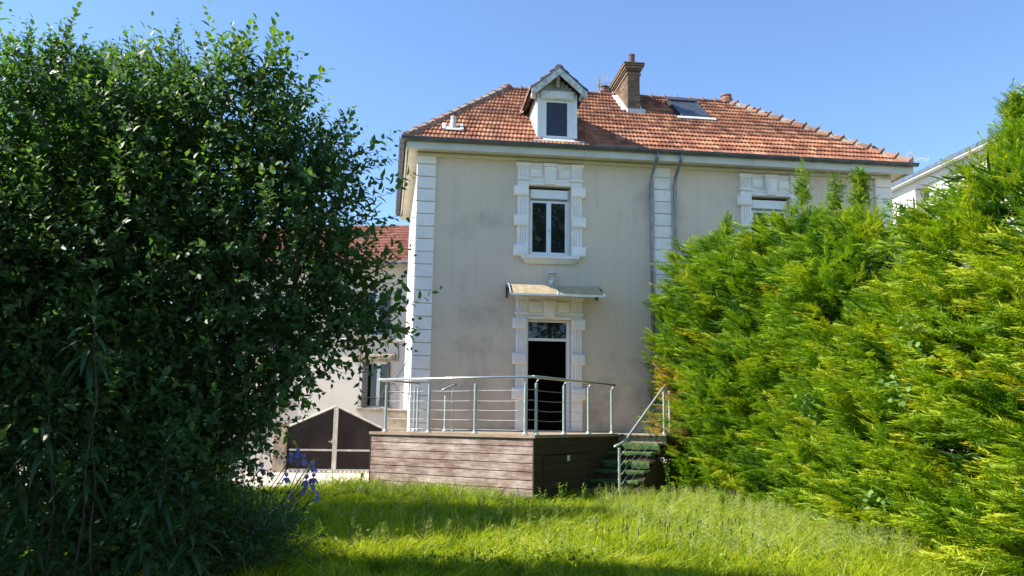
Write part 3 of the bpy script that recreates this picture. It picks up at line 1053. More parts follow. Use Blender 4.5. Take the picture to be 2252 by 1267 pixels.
dw.box(wx0, wx0 + 0.06, DY + 0.01, DY + 0.07, wz0, wz1).box(wx1 - 0.06, wx1, DY + 0.01, DY + 0.07, wz0, wz1).box(wx0 + .06, wx1 - .06, DY + 0.012, DY + 0.07, wz0, wz0 + 0.09).box(wx0 + .06, wx1 - .06, DY + 0.012, DY + 0.07, wz1 - 0.06, wz1)
dw.build('window_frame', 'pvc_white', dormer)
MB().box(wx0 + 0.058, wx1 - 0.058, DY + 0.035, DY + 0.05, wz0 + 0.088, wz1 - 0.058).build('pane', 'pane_glass', dormer)
for sx in (dx0 + 0.03, dx1 - 0.03):
    MB().box(sx - 0.035, sx + 0.035, DY - 0.045, DY - 0.001, dz0 + 0.02, dzw - 0.06).build('guide_rail', 'pvc_white', dormer)
MB().prism([(dx0 - 0.12, DY - 0.21, 8.27), (dx0 - 0.12, DY - 0.01, 8.40), (dx0 - 0.12, DY - 0.01, 8.36), (dx0 - 0.12, DY - 0.21, 8.24)], (1.27, 0, 0)).build('flashing_apron', 'lead_pale', dormer)
MB().prism([(dx0 - 0.22, 20.55, roof_z(20.55) + .05), (dx0 - 0.22, 20.72, roof_z(20.72) + .05), (dx0 - 0.02, 20.6, roof_z(20.6) + .06)], (0, 0, .03)).build('flashing_apron', 'lead_pale', dormer)

# ---- chimney with single bricks
c0x, c1x, c0y, c1y = CHIM
czt = 11.16
core = MB()
core.prism([(c0x + 0.012, c0y + 0.012, roof_z(c0y) - 0.1), (c1x - 0.012, c0y + 0.012, roof_z(c0y) - 0.1), (c1x - 0.012, c1y - 0.012, roof_z(c0y) - 0.1), (c0x + 0.012, c1y - 0.012, roof_z(c0y) - 0.1)], (0, 0, czt - roof_z(c0y) + 0.12))
chim = core.build('chimney', 'mortar', house)
BH, BL_, BT = 0.065, 0.215, 0.10
def brick_mesh(lx, ly, lz):
    return MB().box(-lx / 2, lx / 2, -ly / 2, ly / 2, 0, lz).mesh('brick', 'brick_brown')


def course(x0, x1, y0, y1, z, r_):
    """one ring of bricks (front, left, right) round the stack"""
    for (ax, a0, a1, fixed) in (('x', x0, x1, y0), ('y', y0, y1, x0), ('y', y0, y1, x1)):
        t = a0 - (0.11 if r_ % 2 else 0.0)
        while t < a1 - 0.02:
            p, q = max(t, a0), min(t + BL_, a1)
            if q - p > 0.04:
                ln = q - p - 0.012
                pr = rr.uniform(-0.004, 0.004)
                mid = (p + q) / 2
                zr = roof_z(y0 if ax == 'x' else mid)
                if z > zr - 0.08:
                    key = (ax, round(ln, 3))
                    if key not in BRK:
                        BRK[key] = brick_mesh(ln, 0.09, BH - 0.0) if ax == 'x' else brick_mesh(0.09, ln, BH)
                    if ax == 'x':
                        loc = (mid, fixed + 0.045 - 0.003 + pr, z)
                    elif fixed == x0:
                        loc = (fixed + 0.045 - 0.003 + pr, mid if mid - ln / 2 > a0 + 0.05 else mid + 0.0465, z)
                    else:
                        loc = (fixed - 0.045 + 0.003 - pr, mid if mid - ln / 2 > a0 + 0.05 else mid + 0.0465, z)
                    link('brick', BRK[key], chim, Vector(loc) - hroot)
            t += BL_ + 0.0


BRK = {}
z = roof_z(c0y) + 0.06
r_ = 0
while z < czt - 0.02:
    course(c0x, c1x, c0y, c1y, z, r_)
    z += 0.076
    r_ += 1
# corbelled head
for k, (ex, h) in enumerate(((0.03, 0.06), (0.0, 0.06), (0.04, 0.06), (0.075, 0.06), (0.11, 0.065))):
    MB().cbox(c0x - ex, c1x + ex, c0y - ex, c1y + ex, z, z + h - 0.006, 0.008).build('corbel_course', 'brick_brown', chim)
    z += h
MB().cbox(c0x - 0.12, c1x + 0.12, c0y - 0.12, c1y + 0.12, z, z + 0.035, 0.01).build('chimney_cap', 'brick_brown', chim)
z += 0.03
for i in range(5):
    yy = c0y + 0.17 + i * 0.33
    hgt = (0.34, 0.25, 0.24, 0.22, 0.2)[i]
    MB().lathe((6.0, yy, z), [(0.09, 0), (0.085, hgt - 0.03), (0.095, hgt - 0.02), (0.09, hgt), (0.07, hgt), (0.07, hgt - 0.06)], 12).build('chimney_pot', 'pot_clay', chim, smooth=False)
MB().box(c0x - 0.04, c1x + 0.12, c0y - 0.12, c0y - 0.008, roof_z(c0y - .1) + 0.0, roof_z(c0y) + 0.075).build('flashing', 'lead_pale', chim)
for i in range(6):
    ya = c0y + i * 0.22
    MB().prism([(c0x - 0.16, ya, roof_z(ya) + 0.05), (c0x - 0.005, ya, roof_z(ya) + 0.085), (c0x - 0.005, ya + 0.21, roof_z(ya + .21) + 0.085), (c0x - 0.16, ya + 0.21, roof_z(ya + .21) + 0.05)], (0, 0, 0.02)).build('flashing', 'lead_pale', chim)
    MB().prism([(c1x + 0.005, ya, roof_z(ya) + 0.085), (c1x + 0.13, ya, roof_z(ya) + 0.05), (c1x + 0.13, ya + 0.21, roof_z(ya + .21) + 0.05), (c1x + 0.005, ya + 0.21, roof_z(ya + .21) + 0.085)], (0, 0, 0.02)).build('flashing', 'lead_pale', chim)
# lower brick stack behind, on the ridge
MB().box(5.42, 5.76, 22.75, 23.2, 10.7, 11.30).build('rear_stack', 'brick_brown', chim)
MB().lathe((5.58, 22.97, 11.30), [(0.16, 0), (0.15, 0.06), (0.10, 0.10), (0.10, 0.2), (0.13, 0.22), (0.05, 0.25)], 10).build('chimney_pot', 'pot_clay', chim)

# ---- skylight with its grey roller shutter
sx0, sx1, sy0, sy1 = SKYL
def rp(x, y, h):
    return Vector((x, y, roof_z(y))) + Vector(FR_F[:, 2]) * h


def slab(x0, x1, y0, y1, h0, h1):
    v = [rp(x0, y0, h0), rp(x1, y0, h0), rp(x1, y1, h0), rp(x0, y1, h0), rp(x0, y0, h1), rp(x1, y0, h1), rp(x1, y1, h1), rp(x0, y1, h1)]
    return MB().add(v, [(0, 3, 2, 1), (4, 5, 6, 7), (0, 1, 5, 4), (1, 2, 6, 5), (2, 3, 7, 6), (3, 0, 4, 7)])


skl = slab(sx0, sx1, sy0, sy1, 0.0, 0.085).build('skylight', 'shutter_grey', house)
for i in range(9):
    a = sy0 + 0.05 + i * (sy1 - sy0 - 0.25) / 9
    slab(sx0 + 0.07, sx1 - 0.07, a, a + (sy1 - sy0 - 0.25) / 9 - 0.006, 0.086, 0.10).build('shutter_slat', 'shutter_grey', skl)
slab(sx0, sx0 + 0.065, sy0, sy1 - 0.2, 0.086, 0.115).build('guide_rail', 'shutter_grey', skl)
slab(sx1 - 0.065, sx1, sy0, sy1 - 0.2, 0.086, 0.115).build('guide_rail', 'shutter_grey', skl)
slab(sx0 - 0.01, sx1 + 0.01, sy1 - 0.19, sy1, 0.086, 0.15).build('shutter_housing', 'shutter_grey', skl)
slab(sx0 - 0.12, sx1 + 0.12, sy0 - 0.14, sy0 - 0.01, 0.06, 0.085).build('flashing_apron', 'lead_pale', skl)

# ---- roof vent
vx, vy = 0.86, 19.30
vb = slab(vx - 0.24, vx + 0.26, vy - 0.12, vy + 0.05, 0.06, 0.085)
vent = vb.build('roof_vent', 'lead_pale', house)
slab(vx - 0.26, vx - 0.18, vy - 0.1, vy + 0.22, 0.075, 0.10).build('vent_flashing', 'lead_pale', vent)
slab(vx + 0.18, vx + 0.26, vy - 0.1, vy + 0.22, 0.075, 0.10).build('vent_flashing', 'lead_pale', vent)
MB().tube([(vx, vy, roof_z(vy) + 0.02), (vx + 0.01, vy, roof_z(vy) + 0.30)], [0.09, 0.062], 12).build('vent_pipe', 'lead_pale', vent)
MB().lathe((vx + 0.01, vy, roof_z(vy) + 0.29), [(0.062, 0), (0.066, 0.03), (0.066, 0.07), (0.03, 0.09)], 12).build('vent_cap', 'lead_pale', vent)

# ---- wrought iron canopy on the left side wall
iron = thing('iron_canopy', 'wrought iron canopy bracket on the sunlit side wall left of the terrace', 'canopy', (HX0, 21.0, 2.2))
def arc(cx, cy, cz, r_, a0, a1, n=10, y=None):
    return [(cx - r_ * math.cos(R(a0 + (a1 - a0) * i / n)), cy, cz + r_ * math.sin(R(a0 + (a1 - a0) * i / n))) for i in range(n + 1)]


MB().tube(arc(HX0 - 0.05, 20.6, 1.75, 0.75, 15, 88), 0.014, 6).build('curved_bar', 'iron', iron)
MB().tube([(HX0 - 0.05, 20.6, 1.95), (HX0 - 0.05, 20.6, 2.52)], 0.014, 6).build('wall_bar', 'iron', iron)
MB().tube([(HX0 - 0.78, 20.6, 1.95), (HX0 - 0.35, 20.6, 2.22), (HX0 - 0.05, 20.6, 2.12)], 0.01, 6).build('brace_bar', 'iron', iron)
for i in range(4):
    a = R(30 + i * 14)
    MB().tube([(HX0 - 0.05 - 0.75 * math.cos(a), 20.6, 1.75 + 0.75 * math.sin(a)), (HX0 - 0.05 - 0.55 * math.cos(a), 20.6, 1.75 + 0.60 * math.sin(a))], 0.007, 5).build('scroll_bar', 'iron', iron)
MB().tube([(HX0 - 0.05, 22.6, 3.2), (HX0 - 0.32, 22.6, 2.75), (HX0 - 0.45, 22.6, 2.55)], 0.014, 6).build('curved_bar', 'iron', iron)
MB().tube([(HX0 - 0.05, 22.6, 2.55), (HX0 - 0.05, 22.6, 3.25)], 0.014, 6).build('wall_bar', 'iron', iron)

# ================================================================== things fixed to the house
can = thing('door_canopy', 'bronze polycarbonate door canopy with black brackets above the dark doorway', 'canopy', (3.35, YF, 4.5))
CX0, CX1 = 2.24, 4.44
prof = []
for i in range(9):
    q = i / 8
    prof.append((YF - 0.02 - 0.80 * q, 4.68 - 0.30 * q ** 2.0 + 0.05 * math.sin(math.pi * q)))
for (a, b_) in ((CX0 + 0.06, 3.335), (3.365, CX1 - 0.06)):
    v, f = [], []
    for (y, z) in prof:
        v += [(a, y, z), (b_, y, z), (a, y, z - 0.006), (b_, y, z - 0.006)]
    for i in range(8):
        k = i * 4
        f += [(k, k + 1, k + 5, k + 4), (k + 2, k + 6, k + 7, k + 3), (k, k + 4, k + 6, k + 2), (k + 1, k + 3, k + 7, k + 5)]
    f += [(0, 2, 3, 1), (32, 33, 35, 34)]
    MB().add(v, f).build('canopy_sheet', 'polycarbonate', can)
for x in (CX0, 3.35, CX1):
    rib = MB()
    rib.tube([(x, y, z + 0.008) for y, z in prof], 0.016, 6)
    rb = rib.build('canopy_rib', 'alu', can)
    brk = MB()
    brk.box(x - 0.02, x + 0.02, YF - 0.035, YF - 0.003, 4.40, 4.72)
    brk.tube([(x, YF - 0.03, 4.43), (x, YF - 0.22, 4.50), (x, YF - 0.40, 4.60), (x, YF - 0.62, 4.515)], 0.018, 6)
    brk.tube([(x, YF - 0.03, 4.62), (x, YF - 0.3, 4.64), (x, YF - 0.6, 4.52)], 0.014, 6)
    brk.build('canopy_bracket', 'black_plastic', can)
MB().box(CX0, CX1, YF - 0.84, YF - 0.81, prof[-1][1] - 0.03, prof[-1][1] + 0.012).build('front_bar', 'alu_bright', can)
MB().box(CX0, CX1, YF - 0.03, YF - 0.004, 4.685, 4.715).build('rear_bar', 'alu', can)
MB().box(CX1 - 0.22, CX1 - 0.16, YF - 0.80, YF - 0.74, prof[-1][1] - 0.065, prof[-1][1] - 0.02).build('rib_foot', 'black_plastic', can)

lamp = thing('wall_lamp', 'white outdoor wall lantern with flat cap above the door canopy', 'lamp', (3.33, YF, 4.85))
MB().lathe((3.32, YF - 0.03, 4.76), [(0.055, 0), (0.06, 0.05), (0.05, 0.1)], 10).box(3.27, 3.37, YF - 0.03, YF - .001, 4.72, 4.86).build('back_plate', 'lamp_white', lamp)
MB().tube([(3.32, YF - 0.03, 4.80), (3.32, YF - 0.12, 4.74), (3.325, YF - 0.17, 4.80), (3.325, YF - 0.17, 4.86)], 0.022, 8).build('arm', 'lamp_white', lamp)
MB().lathe((3.325, YF - 0.17, 4.86), [(0.05, 0), (0.055, 0.02), (0.045, 0.03)], 12).build('lamp_base', 'lamp_white', lamp)
MB().lathe((3.325, YF - 0.17, 4.888), [(0.042, 0), (0.055, 0.06), (0.06, 0.115)], 12).build('lamp_glass', 'lamp_glass', lamp, smooth=True)
MB().lathe((3.325, YF - 0.17, 5.0), [(0.125, 0), (0.12, 0.012), (0.05, 0.04), (0.015, 0.055)], 16).build('cap', 'lamp_white', lamp)


def antenna(name, label, base, h, scale, tilt):
    t = thing(name, label, 'antenna', base)
    bx, by, bz = base
    MB().tube([(bx, by, bz), (bx, by, bz + h)], 0.018 * scale + 0.006, 6).build('mast', 'zinc', t)
    top = Vector((bx, by, bz + h * 0.9))
    for (dirv, n, ln) in ((Vector((0.75, -0.2, tilt)).normalized(), 9, 0.95), (Vector((0.35, 0.6, tilt + 0.7)).normalized(), 6, 0.8)):
        a, b_ = top - dirv * 0.15 * scale, top + dirv * ln * scale
        MB().tube([a, b_], 0.011 * scale + 0.003, 5).build('boom', 'alu_bright', t)
        s = dirv.cross(Vector((0, 0.6, 0.8))).normalized()
        for i in range(n):
            p = a + (b_ - a) * ((i + 0.5) / n)
            L = 0.20 * scale
            MB().tube([p - s * L, p + s * L], 0.006 * scale + 0.003, 4).build('antenna_element', 'alu_bright', t)
    MB().tube([top + Vector((0, 0, -0.35 * scale)), top + Vector((0.5, -0.1, -0.02)) * scale], 0.008, 4).build('brace', 'alu_bright', t)
    return t


antenna('tv_antenna', 'aluminium rake antenna on a mast behind the brown brick chimney', (5.75, 24.4, 10.2), 2.25, 1.0, 0.05)
antenna('tv_antenna', 'tiny antenna showing over the right roof corner', (18.2, 27.2, 10.9), 0.5, 0.7, -0.1)

# ================================================================== TERRACE (local frame: x along the front face, y back, origin at the near corner)
TB = (2.273, 14.924, 0.0)
TRZ = R(-38)
deck = thing('terrace', 'raised wooden terrace with sun-bleached red-brown plank cladding', 'terrace', TB, TRZ)
DZ = 1.25
UL, UR, VN = -3.808, 1.125, 3.786      # left end, right end of the rear strip, depth of the notch
def ulim(t):
    """left limit of the terrace where it meets the house wall"""
    return max(UL, (TB[1] + 0.788 * t - (YF - 0.02)) / 0.6157)


def L(mb, name, mat, parent=deck, smooth=False):
    return mb.build(name, mat, parent, world=False, smooth=smooth)


L(MB().prism([(UL + 0.06, 0.06, 0), (-0.06, 0.06, 0), (-0.06, VN + 0.1, 0), (UR - 0.06, VN + 0.1, 0), (UR - 0.06, 5.2, 0), (0.2, 5.6, 0), (-1.2, 4.5, 0), (UL + 0.06, 2.2, 0)], (0, 0, 1.19)), 'frame_carcass', 'underlay')
# floor planks
t = -0.02
pw = 0.142
while t < 6.2:
    a = ulim(t + pw) - (0.02 if t < 2.3 else 0)
    b_ = 0.02 if t + pw < VN + 0.0 else UR + 0.02
    if b_ - a > 0.1:
        L(MB().box(a, b_, t, t + pw - 0.006, DZ - 0.026, DZ + random.uniform(-0.001, 0.001)), 'floor_plank', 'deck_wood')
    t += pw
L(MB().box(UL - 0.035, 0.03, -0.045, -0.024, DZ - 0.055, DZ + 0.004), 'edge_plank', 'deck_wood')
L(MB().box(0.024, 0.048, -0.045, VN - 0.02, DZ - 0.055, DZ + 0.003), 'edge_plank', 'deck_wood')
# front cladding, eight planks
bh = 0.152
for i in range(9):
    zt = DZ - 0.06 - i * bh
    zb = zt - bh + 0.013
    L(MB().cbox(UL, -0.012, -0.012 - random.uniform(0, .003), 0.02, max(zb, -0.1), zt, 0.004), 'cladding_plank', 'clad_wood')
L(MB().box(-0.010, 0.012, -0.018, 0.012, -0.05, DZ - 0.06), 'corner_post', 'clad_wood_shaded')
L(MB().box(UL - 0.02, UL - 0.003, -0.02, 0.03, -0.05, DZ - 0.06), 'corner_post', 'clad_wood_shaded')
# left end cladding
for i in range(9):
    zt = DZ - 0.06 - i * bh
    L(MB().box(UL - 0.002, UL + 0.025, 0.032, 2.2, max(zt - bh + 0.007, -.1), zt), 'cladding_plank', 'clad_wood')
# right side cladding with a hatch
hz = DZ - 0.06 - 2 * bh
for i in range(9):
    zt = DZ - 0.06 - i * bh
    zb = max(zt - bh + 0.007, -0.1)
    if i < 2:
        L(MB().box(-0.012, 0.014, 0.014, VN, zb, zt), 'cladding_plank', 'clad_wood_shaded')
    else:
        L(MB().box(-0.012, 0.014, 0.014, 0.30, zb, zt), 'cladding_plank', 'clad_wood_shaded')
        L(MB().box(-0.012, 0.014, 2.16, VN, zb, zt), 'cladding_plank', 'clad_wood_shaded')
hatch = L(MB().box(-0.035, -0.014, 0.31, 2.15, 0.02, hz - 0.02), 'hatch', 'underlay')
for i in range(6):
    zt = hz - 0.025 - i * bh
    L(MB().box(-0.01, 0.026, 0.335, 2.125, max(zt - bh + 0.007, 0.0), zt), 'hatch_plank', 'clad_wood_shaded', hatch)
L(MB().box(0.027, 0.036, 1.28, 1.38, hz - 0.14, hz - 0.03), 'hatch_tag', 'pvc_white', hatch)
# rear strip face above the steps
L(MB().cbox(0.02, UR, VN - 0.035, VN - 0.012, DZ - 0.20, DZ - 0.03, 0.004), 'riser_board', 'deck_wood')
L(MB().box(UR, UR + 0.02, VN - 0.03, 5.2, 0.0, DZ - 0.03), 'side_board', 'clad_wood_shaded')

# steps
steps = thing('garden_steps', 'wooden steps carpeted with green synthetic turf beside the terrace', 'steps', TB, TRZ)
NR = 7
rh = DZ / NR
td = 0.29
def Ls(mb, name, mat, parent=steps, smooth=False):
    return mb.build(name, mat, parent, world=False, smooth=smooth)


for k in range(1, NR):
    zt = DZ - k * rh
    y1 = VN - 0.04 - (k - 1) * td
    y0 = y1 - td
    w1 = UR - 0.02 - 0.006 * k
    tr = Ls(MB().box(0.03, w1, y0, y1 - 0.002, zt - 0.04, zt - 0.006), 'tread', 'deck_wood')
    # turf sheet with a sagging, folded nose
    v, f = [], []
    n = 14
    for i in range(n + 1):
        x = 0.032 + (w1 - 0.03) * i / n
        wv = 0.005 * math.sin(i * 1.7 + k) + 0.004 * math.sin(i * 0.6 + 2 * k)
        drop = 0.07 + 0.012 * math.sin(i * 0.9 + k * 1.3) + (0.07 if k in (1, 3) else 0)
        for (y, z) in ((y1 - 0.004, zt), (y0 + 0.02, zt + 0.004 + wv * 0.3), (y0 - 0.014, zt - 0.006 + wv * 0.3), (y0 - 0.022 - abs(wv), zt - drop * 0.5), (y0 - 0.012 - abs(wv) * 1.5, zt - drop)):
            v.append((x, y, z))
    for i in range(n):
        for j in range(4):
            q = i * 5 + j
            f.append((q, q + 1, q + 6, q + 5))
    Ls(MB().add(v, f), 'turf_sheet', 'turf_green', tr, True)
    Ls(MB().box(0.03, w1 - 0.01, y0 + 0.03, y0 + 0.05, zt - rh + 0.0, zt - 0.042), 'riser', 'clad_wood_shaded')
Ls(MB().prism([(UR - 0.055, VN - 0.05, DZ - 0.24), (UR - 0.055, VN - 0.05, 0), (UR - 0.055, VN - 0.05 - 6 * td, 0), (UR - 0.055, VN - 0.05 - 6 * td, 0.08)], (0.03, 0, 0)), 'stringer', 'clad_wood_shaded')
Ls(MB().prism([(0.035, VN - 0.05, DZ - 0.24), (0.035, VN - 0.05, 0), (0.035, VN - 0.05 - 6 * td, 0), (0.035, VN - 0.05 - 6 * td, 0.08)], (0.02, 0, 0)), 'stringer', 'clad_wood_shaded')

# railing
rail = thing('terrace_railing', 'pale aluminium railing with steel cables along the terrace edge', 'railing', TB, TRZ)
CAB = (0.815, 0.623, 0.445, 0.263, 0.08)
def rail_post(u, v, side, root=rail, z0=DZ, h=0.93, bend=True):
    """side: unit vector from the post towards the outside"""
    p = MB()
    p.tube([(u, v, z0 + 0.01), (u, v, z0 + h)], 0.0265, 12)
    o = p.build('post', 'alu', root, world=False, smooth=False)
    MB().lathe((u, v, z0), [(0.062, 0), (0.062, 0.014), (0.042, 0.03), (0.033, 0.055)], 12).build('base_flange', 'alu', o, world=False)
    MB().lathe((u, v, z0 + h), [(0.031, -0.01), (0.031, 0.004), (0.014, 0.014)], 10).build('post_cap', 'alu', o, world=False)
    if bend:
        MB().tube([(u, v, z0 + h), (u, v, z0 + h + 0.035), (u + side[0] * 0.02, v + side[1] * 0.02, z0 + h + 0.06), (u + side[0] * 0.045, v + side[1] * 0.045, z0 + h + 0.075), (u + side[0] * 0.05, v + side[1] * 0.05, z0 + h + 0.10)], 0.009, 8).build('rail_bracket', 'alu', o, world=False)
    for c in CAB:
        MB().tube([(u - side[1] * 0.03 - side[0] * .0, v - side[0] * 0.03, z0 + c), (u + side[1] * 0.03, v + side[0] * 0.03, z0 + c)], 0.008, 6).build('cable_fitting', 'alu', o, world=False)
    return o


UF = (-3.485, -2.396, -1.305, -0.20)
VR = (0.153, 1.263, 2.369, 3.54)
for u in UF:
    rail_post(u, 0.03, (0, -1))
for v in VR:
    rail_post(-0.04, v, (1, 0))
for v in (1.32, 1.44):
    rail_post(UL + 0.06, v, (-1, 0))
HR = 0.026
MB().tube([(-3.58, -0.02, 2.305), (-1.9, -0.02, 2.305), (-0.02, -0.02, 2.305)], HR, 12).build('handrail', 'alu_bright', rail, world=False, smooth=True)
MB().tube([(-0.02, -0.022, 2.305), (0.01, 0.02, 2.305), (0.01, 1.8, 2.305), (0.01, 3.62, 2.305)], HR, 12).build('handrail', 'alu_bright', rail, world=False, smooth=True)
MB().tube([(-3.58, -0.02, 2.305), (UL + 0.03, 0.1, 2.303), (UL + 0.02, 1.52, 2.303)], HR, 12).build('handrail', 'alu_bright', rail, world=False, smooth=True)


def cable(p, q, sag, root, r_=0.0036):
    p, q = Vector(p), Vector(q)
    pts = [p + (q - p) * (i / 6) + Vector((0, 0, -sag * 4 * (i / 6) * (1 - i / 6))) for i in range(7)]
    MB().tube(pts, r_, 5).build('cable', 'cable_steel', root, world=False, smooth=True)


for c in CAB:
    for a, b_ in zip(UF[:-1], UF[1:]):
        cable((a, 0.03, DZ + c), (b_, 0.03, DZ + c), random.uniform(0, 0.012), rail)
    cable((UF[-1], 0.03, DZ + c), (-0.04, VR[0], DZ + c), -0.012, rail, 0.006)
    for a, b_ in zip(VR[:-1], VR[1:]):
        cable((-0.04, a, DZ + c), (-0.04, b_, DZ + c), random.uniform(0.005, 0.02), rail, 0.0035)
    cable((UF[0], 0.03, DZ + c), (UL + 0.06, 1.32, DZ + c), 0.0, rail, 0.0035)

# stair railing
srail = thing('stair_railing', 'sloping grey handrail with posts beside the turf steps', 'railing', TB, TRZ)
rail_post(1.06, 3.83, (0, -1), srail, h=0.93, bend=False)
rail_post(1.08, 4.12, (0, -1), srail, h=0.93, bend=False)
rail_post(0.97, 1.62, (0, -1), srail, z0=-0.02, h=1.02, bend=False)
MB().tube([(1.06, 3.95, 2.30), (1.045, 3.75, 2.20), (0.985, 1.92, 1.17), (0.975, 1.78, 1.11), (0.965, 1.42, 1.04)], 0.024, 10).build('handrail', 'alu', srail, world=False, smooth=True)
for i, c in enumerate(CAB):
    cable((1.06, 3.83, DZ + c), (0.97, 1.62, c + 0.02), 0.01, srail, 0.003)

# short rail at the back steps
brail = thing('short_handrail', 'short sloping handrail on two posts near the house wall behind the terrace railing', 'railing', TB, TRZ)
rail_post(-3.42, 2.02, (0, -1), brail, h=0.82)
rail_post(-3.30, 2.13, (0, -1), brail, h=0.90)
MB().tube([(-3.50, 1.94, 2.14), (-3.42, 2.0, 2.19), (-3.25, 2.1, 2.28), (-3.2, 2.13, 2.30)], 0.026, 10).build('handrail', 'zinc', brail, world=False, smooth=True)
# ================================================================== NEIGHBOURING BUILDINGS
# pale house on the left, its front turned a little towards the garden (local frame: x right, y back)
NRZ = -YAW - R(6)
# turned so that the morning sun just grazes it; pivot at its right-hand windows
NB = (30 * sa - 4.9 * ca + 4.9 * math.cos(NRZ), 30 * ca + 4.9 * sa + 4.9 * math.sin(NRZ), 0.0)
nb = thing('neighbour_house', 'pale rendered neighbouring house with red-brown tiled roof behind the big shrub', 'house', NB, NRZ)
def Ln(mb, name, mat, parent=nb, smooth=False):
    return mb.build(name, mat, parent, world=False, smooth=smooth)


NW = [(-5.62, -4.50, 4.52, 6.22), (-5.40, -4.42, 1.90, 3.56), (-9.2, -8.2, 4.52, 6.22), (-9.2, -8.2, 1.9, 3.56)]
mbw = wall_openings(-13.0, -2.6, -0.1, 7.15, 0.0, 0.2, NW)
Ln(mbw, 'front_wall', 'render_pale')
Ln(MB().add([(-13, 0, -.1), (-13, 6, -.1), (-13, 6, 7.15), (-13, 0, 7.15)], [(3, 2, 1, 0)]), 'side_wall', 'render_pale')
Ln(MB().add([(-2.6, 0, -.1), (-2.6, 6, -.1), (-2.6, 6, 7.15), (-2.6, 0, 7.15)], [(0, 1, 2, 3)]), 'side_wall', 'render_pale')
Ln(MB().cbox(-13.05, -2.55, -0.10, 0.02, 4.30, 4.44, 0.03), 'string_course', 'render_white')
Ln(MB().box(-13.3, -2.3, -0.42, 0.1, 7.15, 7.20), 'soffit', 'eaves_cream')
nroof = Ln(MB().add([(-13.3, -0.45, 7.20), (-2.3, -0.45, 7.20), (-2.3, 3.1, 9.45), (-13.3, 3.1, 9.45), (-13.3, 6.5, 7.2), (-2.3, 6.5, 7.2)], [(0, 1, 2, 3), (3, 2, 5, 4), (0, 3, 4), (1, 5, 2), (0, 4, 5, 1)]), 'roof', 'underlay')
lst = []
Un = Vector((0, 3.55, 2.25)).normalized()
Fn = slope_frame(None, (1, 0, 0), Un)
for r_ in range(13):
    x = -13.2 + (TW / 4) * (r_ % 2)
    while x < -2.3:
        lst.append((Vector((x, -0.45, 7.20)) + Un * (r_ * TL - 0.03), rr.uniform(-.01, .01), Fn))
        x += TW
RM_save = ROOTM[nroof]
ROOTM[nroof] = Matrix.Identity(4)
tiles_mesh(lst, 'roof_tiles', 'tile_red', nroof)
ROOTM[nroof] = RM_save
ng = MB().tube([(-13.3, -0.52, 7.16), (-2.3, -0.52, 7.16)], 0.07, 10)
Ln(ng, 'gutter', 'zinc')
for k, (a, b_, c, d) in enumerate(NW):
    fr = MB().box(a, a + 0.06, 0.12, 0.18, c, d).box(b_ - 0.06, b_, 0.12, 0.18, c, d).box(a + .06, b_ - .06, 0.121, 0.18, d - 0.06, d).box(a + .06, b_ - .06, 0.121, 0.18, c, c + 0.07)
    mx = (a + b_) / 2 + 0.05
    fr.box(mx - 0.06, mx + 0.06, 0.11, 0.17, c + .07, d - .06)
    w = Ln(fr, 'window', 'pvc_white')
    Ln(MB().box(a + 0.055, b_ - 0.055, 0.14, 0.155, c + 0.06, d - 0.055), 'pane', 'pane_glass', w)
    # folded louvred shutters in the reveal
    for sx0, sx1 in ((a - 0.02, a + 0.20), (b_ - 0.09, b_ + 0.02)):
        sh = Ln(MB().box(sx0, sx1, -0.06, -0.015, c + 0.02, d - 0.02), 'shutter', 'shutter_brown', w)
        for i in range(12):
            zz = c + 0.1 + i * (d - c - 0.2) / 12
            Ln(MB().box(sx0 + 0.02, sx1 - 0.02, -0.075, -0.055, zz, zz + 0.05), 'shutter_louvre', 'shutter_brown', w)
    Ln(MB().cbox(a - 0.18, b_ + 0.12, -0.16, 0.1, c - 0.11, c - 0.002, 0.02), 'window_sill', 'stone_tan', w)
    if k in (1, 3):
        Ln(MB().cbox(a - 0.42, b_ + 0.22, -0.09, 0.0, d + 0.04, d + 0.30, 0.03), 'carved_lintel', 'stone_tan', w)
        Ln(MB().cbox(a - 0.30, b_ + 0.10, -0.115, -0.085, d + 0.09, d + 0.25, 0.02), 'carved_lintel', 'stone_tan', w)
    # iron balustrade
    for z in (c + 0.06, c + 0.36):
        Ln(MB().tube([(a - 0.12, -0.14, z), (b_ + 0.06, -0.14, z)], 0.012, 5), 'balustrade_bar', 'iron', w)
    for i in range(11):
        x = a - 0.10 + i * (b_ - a + 0.14) / 10
        Ln(MB().tube([(x, -0.14, c + 0.06), (x + 0.03 * (-1) ** i, -0.14, c + 0.21), (x, -0.14, c + 0.36)], 0.008, 4), 'baluster', 'iron', w)
Ln(MB().tube([(-4.15, -0.02, 4.28), (-4.10, -0.02, 3.85), (-4.12, -0.02, 3.6)], 0.012, 5), 'cable', 'iron')

# double gate with a peaked top
GB = (23 * sa, 23 * ca, 0.0)
gate = thing('gate', 'dark brown double gate with cream frame and peaked top left of the terrace', 'gate', GB, -YAW)
def Lg(mb, name, mat, parent=gate):
    return mb.build(name, mat, parent, world=False)


gx0, gx1, gm, gzb, gzs, gzp, gbar = -6.14, -3.58, -4.84, 0.10, 1.27, 1.85, 0.64
def gate_top(x):
    return gzs + (gzp - gzs) * (1 - abs(x - gm) / (gm - gx0)) if x <= gm else gzs + (gzp - gzs) * (1 - (x - gm) / (gx1 - gm))


